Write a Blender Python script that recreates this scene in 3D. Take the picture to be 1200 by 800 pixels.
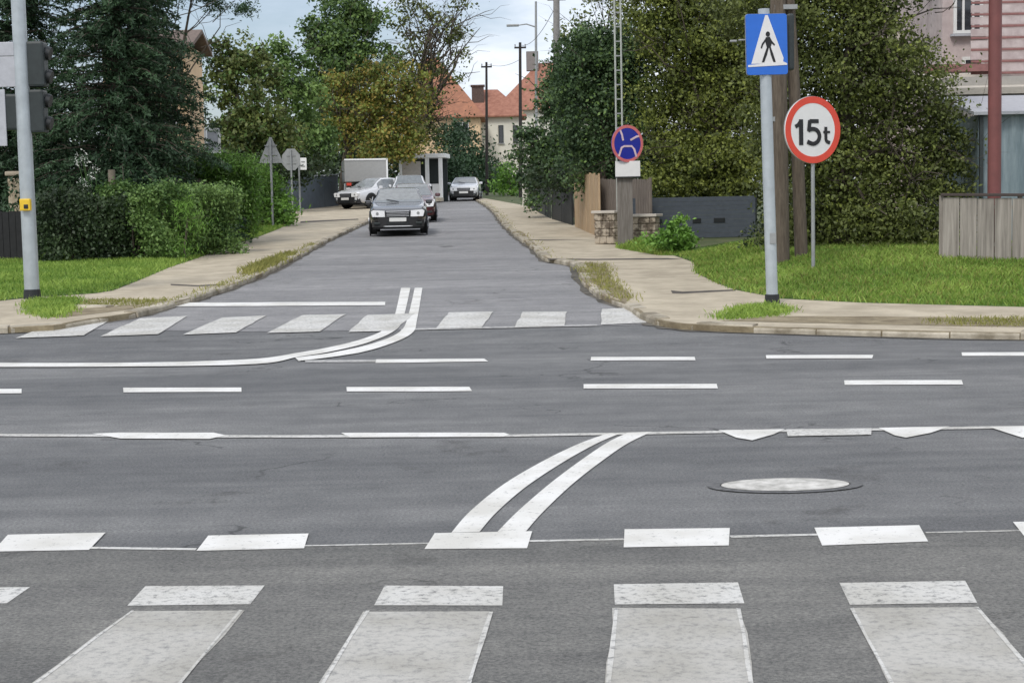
import bpy, bmesh, math, random
import numpy as np
from mathutils import Vector, Matrix
random.seed(7); RNG = np.random.default_rng(7)
sc = bpy.context.scene
for o in list(bpy.data.objects): bpy.data.objects.remove(o)
C = sc.collection
R = math.radians

# ---------------------------------------------------------------- camera
FPX = 1800.0; CAMH = 1.67
PITCH = math.atan(156/FPX); ROLL = R(1.2)
r0 = Vector((1,0,0)); f0 = Vector((0,math.cos(PITCH),-math.sin(PITCH))); u0 = Vector((0,math.sin(PITCH),math.cos(PITCH)))
cr = r0*math.cos(ROLL)-u0*math.sin(ROLL); cu = u0*math.cos(ROLL)+r0*math.sin(ROLL)
cam_d = bpy.data.cameras.new('camera'); cam = bpy.data.objects.new('camera', cam_d); C.objects.link(cam)
m = Matrix.Identity(4)
for i in range(3):
    m[i][0] = cr[i]; m[i][1] = cu[i]; m[i][2] = -f0[i]
m[2][3] = CAMH
cam.matrix_world = m
cam_d.sensor_width = 36; cam_d.lens = 36*FPX/1200; cam_d.clip_end = 3000; cam_d.clip_start = .05
sc.camera = cam

# ---------------------------------------------------------------- sky, sun, exposure
SUN_EL, SUN_AZ = 48, 205       # azimuth clockwise from +Y (behind the viewer, to the left)
w = bpy.data.worlds.new("World"); sc.world = w; w.use_nodes = True
nt = w.node_tree; nt.nodes.clear()
out = nt.nodes.new('ShaderNodeOutputWorld'); bg = nt.nodes.new('ShaderNodeBackground')
sky = nt.nodes.new('ShaderNodeTexSky'); sky.sky_type = 'NISHITA'; sky.sun_disc = False
sky.sun_elevation = R(SUN_EL); sky.sun_rotation = R(SUN_AZ); sky.dust_density = 2.0
tc = nt.nodes.new('ShaderNodeTexCoord'); mp = nt.nodes.new('ShaderNodeMapping'); mp.inputs['Scale'].default_value = (1.0,1.0,3.2)
mp.inputs['Location'].default_value = (0.35,0.1,0.62)
nz = nt.nodes.new('ShaderNodeTexNoise'); nz.inputs['Scale'].default_value = 2.6; nz.inputs['Detail'].default_value = 8; nz.inputs['Roughness'].default_value = .55
cr_ = nt.nodes.new('ShaderNodeValToRGB'); cr_.color_ramp.elements[0].position = .36; cr_.color_ramp.elements[1].position = .56
cr_.color_ramp.elements[0].color = (.25,.25,.25,1)
cl = nt.nodes.new('ShaderNodeValToRGB'); cl.color_ramp.elements[0].color = (7.2,8.0,9.4,1); cl.color_ramp.elements[1].color = (12.4,12.4,12.6,1)
cl.color_ramp.elements[0].position = .4; cl.color_ramp.elements[1].position = .66
mx = nt.nodes.new('ShaderNodeMix'); mx.data_type = 'RGBA'
L = nt.links.new
L(tc.outputs['Generated'], mp.inputs[0]); L(mp.outputs[0], nz.inputs['Vector']); L(nz.outputs['Fac'], cr_.inputs[0]); L(nz.outputs['Fac'], cl.inputs[0])
L(cr_.outputs[0], mx.inputs['Factor']); L(sky.outputs[0], mx.inputs['A']); L(cl.outputs[0], mx.inputs['B'])
L(mx.outputs['Result'], bg.inputs[0]); bg.inputs[1].default_value = 0.1; L(bg.outputs[0], out.inputs[0])
sd = bpy.data.lights.new('sun', 'SUN'); sd.energy = 1.5; sd.angle = R(14); sd.color = (1,.96,.9)
so = bpy.data.objects.new('sun', sd); C.objects.link(so)
_d = Vector((math.sin(R(SUN_AZ))*math.cos(R(SUN_EL)), math.cos(R(SUN_AZ))*math.cos(R(SUN_EL)), math.sin(R(SUN_EL))))
so.rotation_euler = _d.to_track_quat('Z','Y').to_euler()
sc.view_settings.view_transform = 'Standard'; sc.view_settings.look = 'None'
sc.view_settings.exposure = 0.25; sc.view_settings.gamma = 1.0
sc.cycles.max_bounces = 6; sc.cycles.transparent_max_bounces = 8

# ---------------------------------------------------------------- terrain and pixel -> place
Y0, Y1, SL = 18.0, 120.0, 0.030
def T(x, y): return SL*(min(max(y, Y0), Y1)-Y0)
def sstep(a, b, t):
    t = min(max((t-a)/(b-a), 0), 1); return t*t*(3-2*t)
def H(x, y):       # off-road ground (pavement level), with the bank under the right-hand lawn
    return T(x, y)+.08+min(.075*max(0, y-22.6), .36)*sstep(3.2, 6.0, x)
def HP(x, y): return T(x, y)+.08
def ray(px, py):
    return (f0 + cr*((px-600)/FPX) - cu*((py-400)/FPX))
def W(px, py, d):                      # point at world depth Y = d on that sight line
    v = ray(px, py); v = v*(d/v.y); return Vector((v.x, d, CAMH+v.z))
def G(px, py, h=T):                    # where it meets the ground
    v = ray(px, py); lo, hi = 3.0, 400.0
    prev = 3.0
    d = 3.0
    while d < 400:
        p = v*(d/v.y)
        if CAMH+p.z < h(p.x, d): break
        prev = d; d *= 1.02
    lo, hi = prev, d
    for _ in range(40):
        mid = (lo+hi)/2; p = v*(mid/v.y)
        if CAMH+p.z < h(p.x, mid): hi = mid
        else: lo = mid
    p = v*(hi/v.y); return Vector((p.x, hi, h(p.x, hi)))
def ppm(d): return FPX/d

# ---------------------------------------------------------------- materials
MATS = {}
def mat(name, col, rough=.6, metal=0, var=.12, scale=8, bump=0, bscale=60, col2=None, spec=.5, coat=0, lo=.35, hi=.65, stretch=None):
    if name in MATS: return MATS[name]
    M = bpy.data.materials.new(name); M.use_nodes = True; n = M.node_tree; b = n.nodes['Principled BSDF']
    b.inputs['Roughness'].default_value = rough; b.inputs['Metallic'].default_value = metal
    b.inputs['Specular IOR Level'].default_value = spec; b.inputs['Coat Weight'].default_value = coat
    t = n.nodes.new('ShaderNodeTexCoord'); mpn = n.nodes.new('ShaderNodeMapping')
    if stretch: mpn.inputs['Scale'].default_value = stretch
    z = n.nodes.new('ShaderNodeTexNoise'); z.inputs['Scale'].default_value = scale; z.inputs['Detail'].default_value = 6; z.inputs['Roughness'].default_value = .65
    r = n.nodes.new('ShaderNodeValToRGB')
    c2 = col2 if col2 else tuple(min(1, c*(1+var)) for c in col)
    c1 = col if col2 else tuple(c*(1-var) for c in col)
    r.color_ramp.elements[0].color = (*c1, 1); r.color_ramp.elements[1].color = (*c2, 1)
    r.color_ramp.elements[0].position = lo; r.color_ramp.elements[1].position = hi
    n.links.new(t.outputs['Object'], mpn.inputs[0]); n.links.new(mpn.outputs[0], z.inputs['Vector'])
    n.links.new(z.outputs['Fac'], r.inputs[0]); n.links.new(r.outputs[0], b.inputs['Base Color'])
    if bump:
        z2 = n.nodes.new('ShaderNodeTexNoise'); z2.inputs['Scale'].default_value = bscale; z2.inputs['Detail'].default_value = 3
        n.links.new(mpn.outputs[0], z2.inputs['Vector'])
        bp = n.nodes.new('ShaderNodeBump'); bp.inputs['Strength'].default_value = bump; bp.inputs['Distance'].default_value = .02
        n.links.new(z2.outputs['Fac'], bp.inputs['Height']); n.links.new(bp.outputs[0], b.inputs['Normal'])
    MATS[name] = M; return M

def asphalt(name, base, patch, warm, crack=True):
    M = bpy.data.materials.new(name); M.use_nodes = True; n = M.node_tree; b = n.nodes['Principled BSDF']; l = n.links.new
    t = n.nodes.new('ShaderNodeTexCoord')
    def noise(s, det, rgh=.6, st=None):
        z = n.nodes.new('ShaderNodeTexNoise'); z.inputs['Scale'].default_value = s; z.inputs['Detail'].default_value = det; z.inputs['Roughness'].default_value = rgh
        if st:
            q = n.nodes.new('ShaderNodeMapping'); q.inputs['Scale'].default_value = st; l(t.outputs['Object'], q.inputs[0]); l(q.outputs[0], z.inputs['Vector'])
        else: l(t.outputs['Object'], z.inputs['Vector'])
        return z.outputs['Fac']
    def ramp(src, a, c, p0, p1):
        r = n.nodes.new('ShaderNodeValToRGB'); r.color_ramp.elements[0].position = p0; r.color_ramp.elements[1].position = p1
        r.color_ramp.elements[0].color = (*a, 1); r.color_ramp.elements[1].color = (*c, 1); l(src, r.inputs[0]); return r.outputs[0]
    def mix(f, a, c, mode='MIX'):
        x = n.nodes.new('ShaderNodeMix'); x.data_type = 'RGBA'; x.blend_type = mode
        if isinstance(f, float): x.inputs['Factor'].default_value = f
        else: l(f, x.inputs['Factor'])
        l(a, x.inputs['A']); l(c, x.inputs['B']); return x.outputs['Result']
    big = ramp(noise(.35, 5, .6, (.35, 1.6, 1)), base, patch, .38, .64)
    mid = ramp(noise(2.2, 6, .7), (.82,.82,.82), (1.18,1.17,1.15), .3, .7)
    c = mix(1.0, big, mid, 'MULTIPLY')
    agg = ramp(noise(55, 4, .9), (.42,.42,.43), (1.75,1.73,1.66), .36, .66)
    c = mix(.8, c, mix(1.0, c, agg, 'MULTIPLY'))
    st = ramp(noise(1.1, 7, .7, (.22, 3.2, 1)), (.84,.84,.85), (1.13,1.13,1.12), .36, .66)
    c = mix(1.0, c, st, 'MULTIPLY')
    blot = ramp(noise(.8, 6, .75), (.62,.61,.60), (1,1,1), .30, .40)
    c = mix(1.0, c, blot, 'MULTIPLY')
    if crack:
        v = n.nodes.new('ShaderNodeTexVoronoi'); v.feature = 'DISTANCE_TO_EDGE'; v.inputs['Scale'].default_value = .42
        q = n.nodes.new('ShaderNodeMapping'); q.inputs['Scale'].default_value = (.6, 1.0, 1)
        nn = n.nodes.new('ShaderNodeTexNoise'); nn.inputs['Scale'].default_value = 1.8; nn.inputs['Detail'].default_value = 6
        l(t.outputs['Object'], nn.inputs['Vector'])
        av = n.nodes.new('ShaderNodeVectorMath'); av.operation = 'MULTIPLY_ADD'; av.inputs[1].default_value = (1.4,1.4,0)
        l(nn.outputs['Color'], av.inputs[0]); l(t.outputs['Object'], av.inputs[2]); l(av.outputs[0], q.inputs[0]); l(q.outputs[0], v.inputs['Vector'])
        cm = ramp(v.outputs['Distance'], (0,0,0), (1,1,1), .0015, .006)
        gate = ramp(noise(.5, 2), (0,0,0), (1,1,1), .52, .6)
        inv = n.nodes.new('ShaderNodeMix'); inv.data_type = 'RGBA'; l(gate, inv.inputs['Factor']); inv.inputs['A'].default_value = (1,1,1,1); l(cm, inv.inputs['B'])
        cc = mix(1.0, c, inv.outputs['Result'], 'MULTIPLY'); c = mix(.65, c, cc)
    l(c, b.inputs['Base Color']); b.inputs['Roughness'].default_value = .78; b.inputs['Specular IOR Level'].default_value = .35
    bp = n.nodes.new('ShaderNodeBump'); bp.inputs['Strength'].default_value = .5; bp.inputs['Distance'].default_value = .01
    l(noise(110, 3, .7), bp.inputs['Height']); l(bp.outputs[0], b.inputs['Normal'])
    return M
M_road = asphalt('asphalt main', (.116,.119,.124), (.178,.180,.183), 0)
M_near = asphalt('asphalt old', (.122,.122,.118), (.172,.170,.163), 0)
M_side = asphalt('asphalt side', (.20,.20,.207), (.255,.253,.26), 0)

def paint(name, worn_lo, worn_hi, white=(.80,.79,.76), under=(.16,.16,.155), scale=9):
    M = bpy.data.materials.new(name); M.use_nodes = True; n = M.node_tree; b = n.nodes['Principled BSDF']; l = n.links.new
    t = n.nodes.new('ShaderNodeTexCoord')
    z = n.nodes.new('ShaderNodeTexNoise'); z.inputs['Scale'].default_value = scale; z.inputs['Detail'].default_value = 9; z.inputs['Roughness'].default_value = .78
    r = n.nodes.new('ShaderNodeValToRGB'); r.color_ramp.elements[0].position = worn_lo; r.color_ramp.elements[1].position = worn_hi
    r.color_ramp.elements[0].color = (*under,1); r.color_ramp.elements[1].color = (*white,1)
    l(t.outputs['Object'], z.inputs['Vector']); l(z.outputs['Fac'], r.inputs[0])
    z3 = n.nodes.new('ShaderNodeTexNoise'); z3.inputs['Scale'].default_value = 2.3; z3.inputs['Detail'].default_value = 5
    r3 = n.nodes.new('ShaderNodeValToRGB'); r3.color_ramp.elements[0].color = (.80,.79,.76,1); r3.color_ramp.elements[0].position = .35; r3.color_ramp.elements[1].position = .6
    l(t.outputs['Object'], z3.inputs['Vector']); l(z3.outputs['Fac'], r3.inputs[0])
    x = n.nodes.new('ShaderNodeMix'); x.data_type = 'RGBA'; x.blend_type = 'MULTIPLY'; x.inputs['Factor'].default_value = 1
    l(r.outputs[0], x.inputs['A']); l(r3.outputs[0], x.inputs['B']); l(x.outputs['Result'], b.inputs['Base Color'])
    b.inputs['Roughness'].default_value = .7
    z2 = n.nodes.new('ShaderNodeTexNoise'); z2.inputs['Scale'].default_value = 110; bp = n.nodes.new('ShaderNodeBump'); bp.inputs['Strength'].default_value = .35; bp.inputs['Distance'].default_value = .01
    l(t.outputs['Object'], z2.inputs['Vector']); l(z2.outputs['Fac'], bp.inputs['Height']); l(bp.outputs[0], b.inputs['Normal'])
    return M
M_pfresh = paint('paint fresh', .33, .43, (.74,.73,.70), (.20,.20,.195), 26)
M_pmid = paint('paint mid', .36, .50, (.60,.59,.56), (.19,.19,.185), 26)
M_pworn = paint('paint worn', .32, .52, (.46,.445,.41), (.23,.228,.22), 26)
M_pfaint = paint('paint faint', .36, .55, (.50,.49,.47), (.17,.17,.17), 14)

M_pave = mat('pavement slabs', (.34,.29,.212), .85, var=.1, col2=(.50,.435,.325), scale=1.6, bump=.3, bscale=40)
M_kerb = mat('kerb concrete', (.20,.17,.12), .9, col2=(.50,.45,.36), scale=2.2, bump=.4, bscale=30)
M_dirt = mat('bare dirt', (.16,.125,.075), .95, col2=(.30,.25,.16), scale=3.5, bump=.5, bscale=30)
M_gnd = mat('rough ground', (.045,.07,.02), .95, col2=(.10,.11,.045), scale=1.2, bump=.4, bscale=20)
M_lawn = mat('lawn soil', (.05,.11,.012), .95, col2=(.10,.18,.025), scale=1.5, bump=.5, bscale=40)

def leafmat(name, c_dark, c_light, trans=.16, rough=.55):
    M = bpy.data.materials.new(name); M.use_nodes = True; n = M.node_tree; b = n.nodes['Principled BSDF']; l = n.links.new
    a = n.nodes.new('ShaderNodeAttribute'); a.attribute_name = 'tint'
    r = n.nodes.new('ShaderNodeValToRGB'); r.color_ramp.elements[0].color = (*c_dark,1); r.color_ramp.elements[1].color = (*c_light,1)
    l(a.outputs['Fac'], r.inputs[0]); l(r.outputs[0], b.inputs['Base Color']); b.inputs['Roughness'].default_value = rough
    b.inputs['Specular IOR Level'].default_value = .35
    tr = n.nodes.new('ShaderNodeBsdfTranslucent'); l(r.outputs[0], tr.inputs[0])
    ms = n.nodes.new('ShaderNodeMixShader'); ms.inputs[0].default_value = trans
    o = n.nodes['Material Output']; l(b.outputs[0], ms.inputs[1]); l(tr.outputs[0], ms.inputs[2]); l(ms.outputs[0], o.inputs[0])
    return M
LF = {
 'olive': leafmat('leaves olive', (.028,.042,.010), (.23,.27,.075)),
 'yellowgreen': leafmat('leaves yellow green', (.045,.072,.012), (.34,.385,.080)),
 'darkgreen': leafmat('leaves dark green', (.018,.044,.018), (.135,.215,.090)),
 'conifer': leafmat('needles dark', (.010,.030,.012), (.075,.140,.065), .12),
 'mid': leafmat('leaves mid green', (.034,.080,.018), (.225,.340,.095)),
 'autumn': leafmat('leaves autumn', (.14,.11,.018), (.40,.30,.07)),
 'bright': leafmat('leaves bright', (.065,.160,.018), (.22,.40,.07)),
 'hedge': leafmat('leaves hedge', (.040,.095,.020), (.22,.34,.095)),
 'black': leafmat('leaves black green', (.014,.028,.011), (.055,.090,.034), .1),  # near-black green leaf colour of the dark hedge and undergrowth
 'grass': leafmat('grass blades', (.080,.190,.016), (.42,.56,.12), .3),
 'drygrass': leafmat('dry grass', (.15,.17,.035), (.40,.38,.12), .3),
 'flower': leafmat('white petals', (.6,.62,.55), (.8,.82,.75), .2),
}
M_bark = mat('bark', (.045,.036,.026), .95, col2=(.11,.09,.07), scale=6, bump=.6, bscale=25)
M_woodpole = mat('weathered timber', (.075,.058,.042), .9, col2=(.15,.12,.09), scale=5, bump=.4, stretch=(6,6,.6))
M_galv = mat('galvanised steel', (.42,.46,.48), .45, metal=.35, var=.1, scale=4)
M_galvd = mat('dull grey steel', (.30,.31,.31), .55, metal=.3, var=.12, scale=5)
M_black = mat('black plastic', (.012,.014,.015), .45, var=.2)
M_dkgrey = mat('dark housing', (.022,.030,.030), .5, var=.2)
M_white = mat('white enamel', (.82,.82,.81), .4, var=.04)
M_lgrey = mat('light grey sheet', (.42,.43,.46), .5, var=.08)
M_yellow = mat('yellow plastic', (.75,.50,.03), .4, var=.08)
M_blue = mat('sign blue', (.02,.14,.58), .35, var=.04)
M_dblue = mat('sign deep blue', (.015,.025,.30), .35, var=.1)
M_red = mat('sign red', (.66,.06,.03), .35, var=.06)
M_pink = mat('faded red', (.60,.16,.16), .4, var=.12)
M_sgnw = mat('sign white', (.72,.71,.70), .4, var=.03)
M_sgnk = mat('sign black', (.008,.008,.008), .4)

# ---------------------------------------------------------------- mesh helpers
class MB:
    def __init__(s): s.v = []; s.f = []; s.mi = []; s.cur = 0
    def add(s, vs, fs):
        o = len(s.v); s.v += [tuple(p) for p in vs]; s.f += [tuple(i+o for i in q) for q in fs]; s.mi += [s.cur]*len(fs); return s
    def box(s, c, size, rz=0, bev=0, M=None):
        sx, sy, sz = [q/2 for q in size]
        if bev:
            b = min(bev, sx*.9, sy*.9, sz*.9); vs = []
            bm = bmesh.new(); bmesh.ops.create_cube(bm, size=1)
            for v in bm.verts: v.co = Vector((v.co.x*2*sx, v.co.y*2*sy, v.co.z*2*sz))
            bmesh.ops.bevel(bm, geom=bm.edges[:], offset=b, segments=2, affect='EDGES', profile=.6)
            bm.verts.index_update(); vs = [v.co.copy() for v in bm.verts]; fs = [[v.index for v in f.verts] for f in bm.faces]; bm.free()
        else:
            vs = [Vector((x*sx, y*sy, z*sz)) for x in (-1,1) for y in (-1,1) for z in (-1,1)]
            fs = [(0,1,3,2),(4,6,7,5),(0,4,5,1),(2,3,7,6),(0,2,6,4),(1,5,7,3)]
        rot = Matrix.Rotation(rz, 3, 'Z'); c = Vector(c)
        vs = [rot@p+c for p in vs]
        if M is not None: vs = [M@p for p in vs]
        return s.add(vs, fs)
    def tube(s, pts, rad, n=10, cap=True):
        pts = [Vector(p) for p in pts]; rad = rad if isinstance(rad, (list, tuple)) else [rad]*len(pts)
        vs = []; fs = []; up = None
        for i, p in enumerate(pts):
            t = (pts[min(i+1, len(pts)-1)]-pts[max(i-1, 0)]).normalized()
            if up is None: up = t.orthogonal().normalized()
            up = (up-t*up.dot(t)).normalized(); sd_ = t.cross(up)
            for k in range(n):
                a = 2*math.pi*k/n; vs.append(p+up*math.cos(a)*rad[i]+sd_*math.sin(a)*rad[i])
        for i in range(len(pts)-1):
            for k in range(n):
                a = i*n+k; b = i*n+(k+1) % n; fs.append((a, b, b+n, a+n))
        if cap: fs.append(tuple(range(n))[::-1]); fs.append(tuple(range((len(pts)-1)*n, len(pts)*n)))
        return s.add(vs, fs)
    def prism(s, poly, y0, y1, M=None):      # polygon in local (x,z), extruded along y
        n = len(poly); vs = [Vector((x, y0, z)) for x, z in poly]+[Vector((x, y1, z)) for x, z in poly]
        if M is not None: vs = [M@p for p in vs]
        fs = [tuple(range(n)), tuple(range(n, 2*n))[::-1]]+[(i, i+n, (i+1) % n+n, (i+1) % n) for i in range(n)]
        return s.add(vs, fs)
    def build(s, name, mt, parent=None, smooth=False, loc=None):
        me = bpy.data.meshes.new(name); vs = s.v
        if loc is not None: vs = [(p[0]-loc[0], p[1]-loc[1], p[2]-loc[2]) for p in vs]
        me.from_pydata(vs, [], s.f)
        for q in (mt if isinstance(mt, (list, tuple)) else [mt]): me.materials.append(q)
        if any(s.mi): me.polygons.foreach_set('material_index', s.mi)
        bm = bmesh.new(); bm.from_mesh(me); bmesh.ops.recalc_face_normals(bm, faces=bm.faces[:]); bm.to_mesh(me); bm.free()
        if smooth:
            me.polygons.foreach_set('use_smooth', [True]*len(me.polygons))
            try: me.set_sharp_from_angle(angle=R(40))
            except Exception: pass
        o = bpy.data.objects.new(name, me); C.objects.link(o)
        if loc is not None: o.location = loc
        if parent: o.parent = parent
        return o
def tag(o, label=None, cat=None, group=None, kind=None):
    if label: o['label'] = label
    if cat: o['category'] = cat
    if group: o['group'] = group
    if kind: o['kind'] = kind
    return o
def thing(name, label, cat, loc=(0,0,0), rz=0, group=None):
    o = bpy.data.objects.new(name, None); C.objects.link(o); o.location = loc; o.rotation_euler = (0,0,rz); o.empty_display_size = .2
    return tag(o, label, cat, group)
def copy_tree(o, parent=None):
    c = o.copy(); C.objects.link(c); c.parent = parent
    for ch in list(o.children): copy_tree(ch, c)
    return c

def sheet(name, pts, mt, h=T, off=0.0, skirt=0.0, grid=None, parent=None, kind='structure', wob=0):
    """flat-lying polygon following the ground, cut where the ground bends, optional real edge going down"""
    if wob:
        q = []
        for i in range(len(pts)):
            a = Vector(pts[i][:2]); b = Vector(pts[(i+1) % len(pts)][:2]); n = max(1, int((b-a).length/.35))
            n = min(n, 60)
            for k in range(n):
                p = a.lerp(b, k/n); q.append((p.x+random.uniform(-wob, wob), p.y+random.uniform(-wob, wob)))
        pts = q
    bm = bmesh.new(); vs = [bm.verts.new((p[0], p[1], 0)) for p in pts]; f = bm.faces.new(vs)
    bmesh.ops.triangulate(bm, faces=[f])
    ys = [p[1] for p in pts]; xs = [p[0] for p in pts]
    cuts = [Y0, Y1]
    if grid:
        cuts += list(np.arange(math.floor(min(ys)), max(ys), grid)) if max(ys)-min(ys) < 90 else []
        for x in np.arange(math.floor(min(xs)), max(xs), grid):
            bmesh.ops.bisect_plane(bm, geom=bm.verts[:]+bm.edges[:]+bm.faces[:], plane_co=(x,0,0), plane_no=(1,0,0))
    for y in cuts:
        if min(ys) < y < max(ys): bmesh.ops.bisect_plane(bm, geom=bm.verts[:]+bm.edges[:]+bm.faces[:], plane_co=(0,y,0), plane_no=(0,1,0))
    for f in bm.faces:
        if f.normal.z < 0: f.normal_flip()
    for v in bm.verts: v.co.z = h(v.co.x, v.co.y)+off
    if skirt:
        be = [e for e in bm.edges if e.is_boundary]
        r = bmesh.ops.extrude_edge_only(bm, edges=be)
        for g in r['geom']:
            if isinstance(g, bmesh.types.BMVert): g.co.z -= skirt
        bmesh.ops.recalc_face_normals(bm, faces=bm.faces[:])
    me = bpy.data.meshes.new(name); bm.to_mesh(me); bm.free(); me.materials.append(mt)
    o = bpy.data.objects.new(name, me); C.objects.link(o)
    if parent: o.parent = parent
    elif kind: o['kind'] = kind
    return o
def gp(pix, h=T): return [tuple(G(x, y, h)[:2]) for x, y in pix]
def smooth_line(pts, n=6):
    out = []
    P = [Vector(p[:2]) for p in pts]
    for i in range(len(P)-1):
        p0 = P[max(i-1,0)]; p1 = P[i]; p2 = P[i+1]; p3 = P[min(i+2, len(P)-1)]
        for k in range(n):
            t = k/n
            out.append(.5*((2*p1)+(p2-p0)*t+(2*p0-5*p1+4*p2-p3)*t*t+(3*p1-p0-3*p2+p3)*t**3))
    out.append(P[-1]); return out

# ---------------------------------------------------------------- ground, roads
S = 1400
ground = sheet('ground', [(-S,-60),(S,-60),(S,S),(-S,S)], M_gnd, off=-.08)
MX = R(-4.8)                      # the main road runs slightly towards the viewer at the right
def mainpt(x, y): return (x, y)
seam = gp([(0,642),(200,643),(400,638),(600,636),(800,632),(1000,627),(1200,620)])
sl = (seam[-1][1]-seam[0][1])/(seam[-1][0]-seam[0][0])
road = sheet('road', [(-90,-12),(90,-12),(90,24.5),(-90,29)], M_road)
xs_ = [(-90, seam[0][1]-sl*(seam[0][0]+90)*0)]+seam+[(90, seam[-1][1])]
near_patch = sheet('old_asphalt_surface', [(-90,-11.9),(90,-11.9)]+xs_[::-1], M_near, off=.004, parent=road)
# side street
SL_ = [(-40,388),(60,372),(200,352),(300,320),(385,277),(430,256),(470,240),(500,232)]
left_kerb = smooth_line(gp([(62,381),(100,374),(137,369),(165,364),(190,357),(220,349),(247,341),(275,331),(300,322),(340,303),(385,279),(430,259),(465,244),(492,235)], HP), 4)
right_kerb = smooth_line(gp([(556,232),(575,243),(590,260),(603,272),(628,290),(642,302),(676,309),(685,326),(706,344),(740,357),(763,371),(794,378),(822,380)], HP), 4)
sd_poly = gp([(60,386),(300,389),(470,387),(600,385),(757,381)])+[(p.x+.4, p.y) for p in right_kerb[::-1][8:]]+[(2, 190), (-9,190)]+[(p.x-.4, p.y) for p in left_kerb[::-1]]
side = sheet('side_street', sd_poly, M_side, off=.004)

# raised ground each side of the street
Lk = [tuple(p) for p in left_kerb]
l0 = Lk[0]; far_l = Lk[-1]
lm = [(-90, l0[1]+3.2)]; lm2 = gp([(-60,386),(0,384)], HP)
left_edge = lm+lm2+Lk
rk = [tuple(p) for p in right_kerb]
rm = gp([(860,382),(940,384),(1010,386),(1100,388),(1200,390),(1260,391)], HP)+[(90, 17.5)]
right_edge = rk+rm
vL = sheet('verge', left_edge+[(far_l[0]+1,120),(far_l[0]+2,200),(-120,200),(-120,l0[1]+6)], M_gnd, h=HP, skirt=.3)
vR = sheet('verge', right_edge+[(120,20),(120,200),(rk[0][0]-.5,200),(rk[0][0]-1,120)], M_gnd, h=HP, skirt=.3)

# pavements
inL = gp([(0,353),(45,348),(84,346),(112,344),(132,341),(160,330),(200,313),(225,305),(275,287),(300,279),(328,268),(345,258),(346,247),(385,239),(440,238),(470,236)], HP)
pvL = sheet('pavement', left_edge[1:]+inL[::-1]+gp([(-60,354)], HP), M_pave, h=HP, off=.004)
inR = gp([(560,231),(604,239),(619,241),(646,254),(673,263),(704,276),(722,281),(728,288),(760,293),(782,297),(814,308),(815,320),(840,332),(862,340),(895,346),(912,350),(1010,355),(1200,360),(1260,361)], HP)
pvR = sheet('pavement', right_edge[:-1]+inR[::-1], M_pave, h=HP, off=.004)
# dirt strips on the pavements
sheet('dirt_strip', gp([(845,376),(905,371),(1000,371),(1100,372),(1262,374),(1262,384),(1100,382),(1000,380),(900,378)], HP), M_dirt, h=HP, off=.008, parent=pvR, wob=.03)
sheet('dirt_strip', gp([(60,372),(90,362),(130,360),(175,356),(196,353),(160,362),(120,367),(80,372)], HP), M_dirt, h=HP, off=.008, parent=pvL, wob=.04)
sheet('dirt_strip', gp([(676,312),(690,308),(712,310),(716,326),(742,350),(735,355),(706,341),(686,325)], HP), M_dirt, h=HP, off=.008, parent=pvR, wob=.04)
sheet('dirt_strip', gp([(600,268),(612,272),(640,298),(630,290)], HP), M_dirt, h=HP, off=.008, parent=pvR)
sheet('dirt_strip', gp([(282,322),(300,312),(330,300),(345,296),(330,306),(300,320)], HP), M_dirt, h=HP, off=.008, parent=pvL, wob=.04)
def kerb(path, parent, side_=1, wd=.13, step=1.0):
    mb = MB(); P = [Vector(p[:2]) for p in path]
    # resample to stones about a metre long with a thin joint
    dist = [0]
    for a, b in zip(P, P[1:]): dist.append(dist[-1]+(b-a).length)
    def at(s):
        for i in range(len(P)-1):
            if s <= dist[i+1]: return P[i].lerp(P[i+1], (s-dist[i])/max(1e-6, dist[i+1]-dist[i]))
        return P[-1]
    s = 0
    while s < dist[-1]-.2:
        e = min(s+step, dist[-1]); a = at(s+.008); b = at(e-.008); d = (b-a)
        if d.length > .05:
            n = Vector((-d.y, d.x)).normalized()*side_; j = random.uniform(-.02,.02); jz = random.uniform(-.03,.006)
            a0 = a+n*(-.07+j); b0 = b+n*(-.07+j); a1 = a+n*wd; b1 = b+n*wd
            def z(p, o): return T(p.x, p.y)+o+jz
            ch = .02
            prof = []
            for p, q in ((a0, a1), (b0, b1)):
                m_ = (q-p).normalized()*ch
                prof.append([(p.x,p.y,z(p,-.05)), (p.x,p.y,z(p,.095-ch)), (p.x+m_.x,p.y+m_.y,z(p,.102)), (q.x,q.y,z(q,.102)), (q.x,q.y,z(q,-.05))])
            vs = prof[0]+prof[1]; fs = [(i, (i+1) % 5, (i+1) % 5+5, i+5) for i in range(5)]+[(4,3,2,1,0),(5,6,7,8,9)]
            mb.add(vs, fs)
        s = e
    o = mb.build('kerb', M_kerb, parent)
    mb = MB(); vs = []            # mortar bed the stones sit in
    for i, p in enumerate(P):
        t = (P[min(i+1,len(P)-1)]-P[max(i-1,0)]).normalized(); n = Vector((-t.y,t.x))*side_; a = p-n*.055; b = p+n*.08
        vs += [(a.x,a.y,T(a.x,a.y)-.05),(a.x,a.y,T(a.x,a.y)+.083),(b.x,b.y,T(b.x,b.y)+.083),(b.x,b.y,T(b.x,b.y)-.05)]
    fs = []
    for i in range(len(P)-1):
        q = i*4; fs += [(q,q+4,q+5,q+1),(q+1,q+5,q+6,q+2),(q+2,q+6,q+7,q+3)]
    mb.add(vs, fs); mb.build('kerb_bed', M_dirt, parent)
    return o
kerb(left_edge[1:], pvL, 1, step=.8); kerb(right_edge[:-1], pvR, 1, step=.8)
M_gut = mat('gutter grime', (.045,.040,.032), .95, col2=(.15,.135,.11), scale=4, bump=.5, bscale=30)
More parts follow.
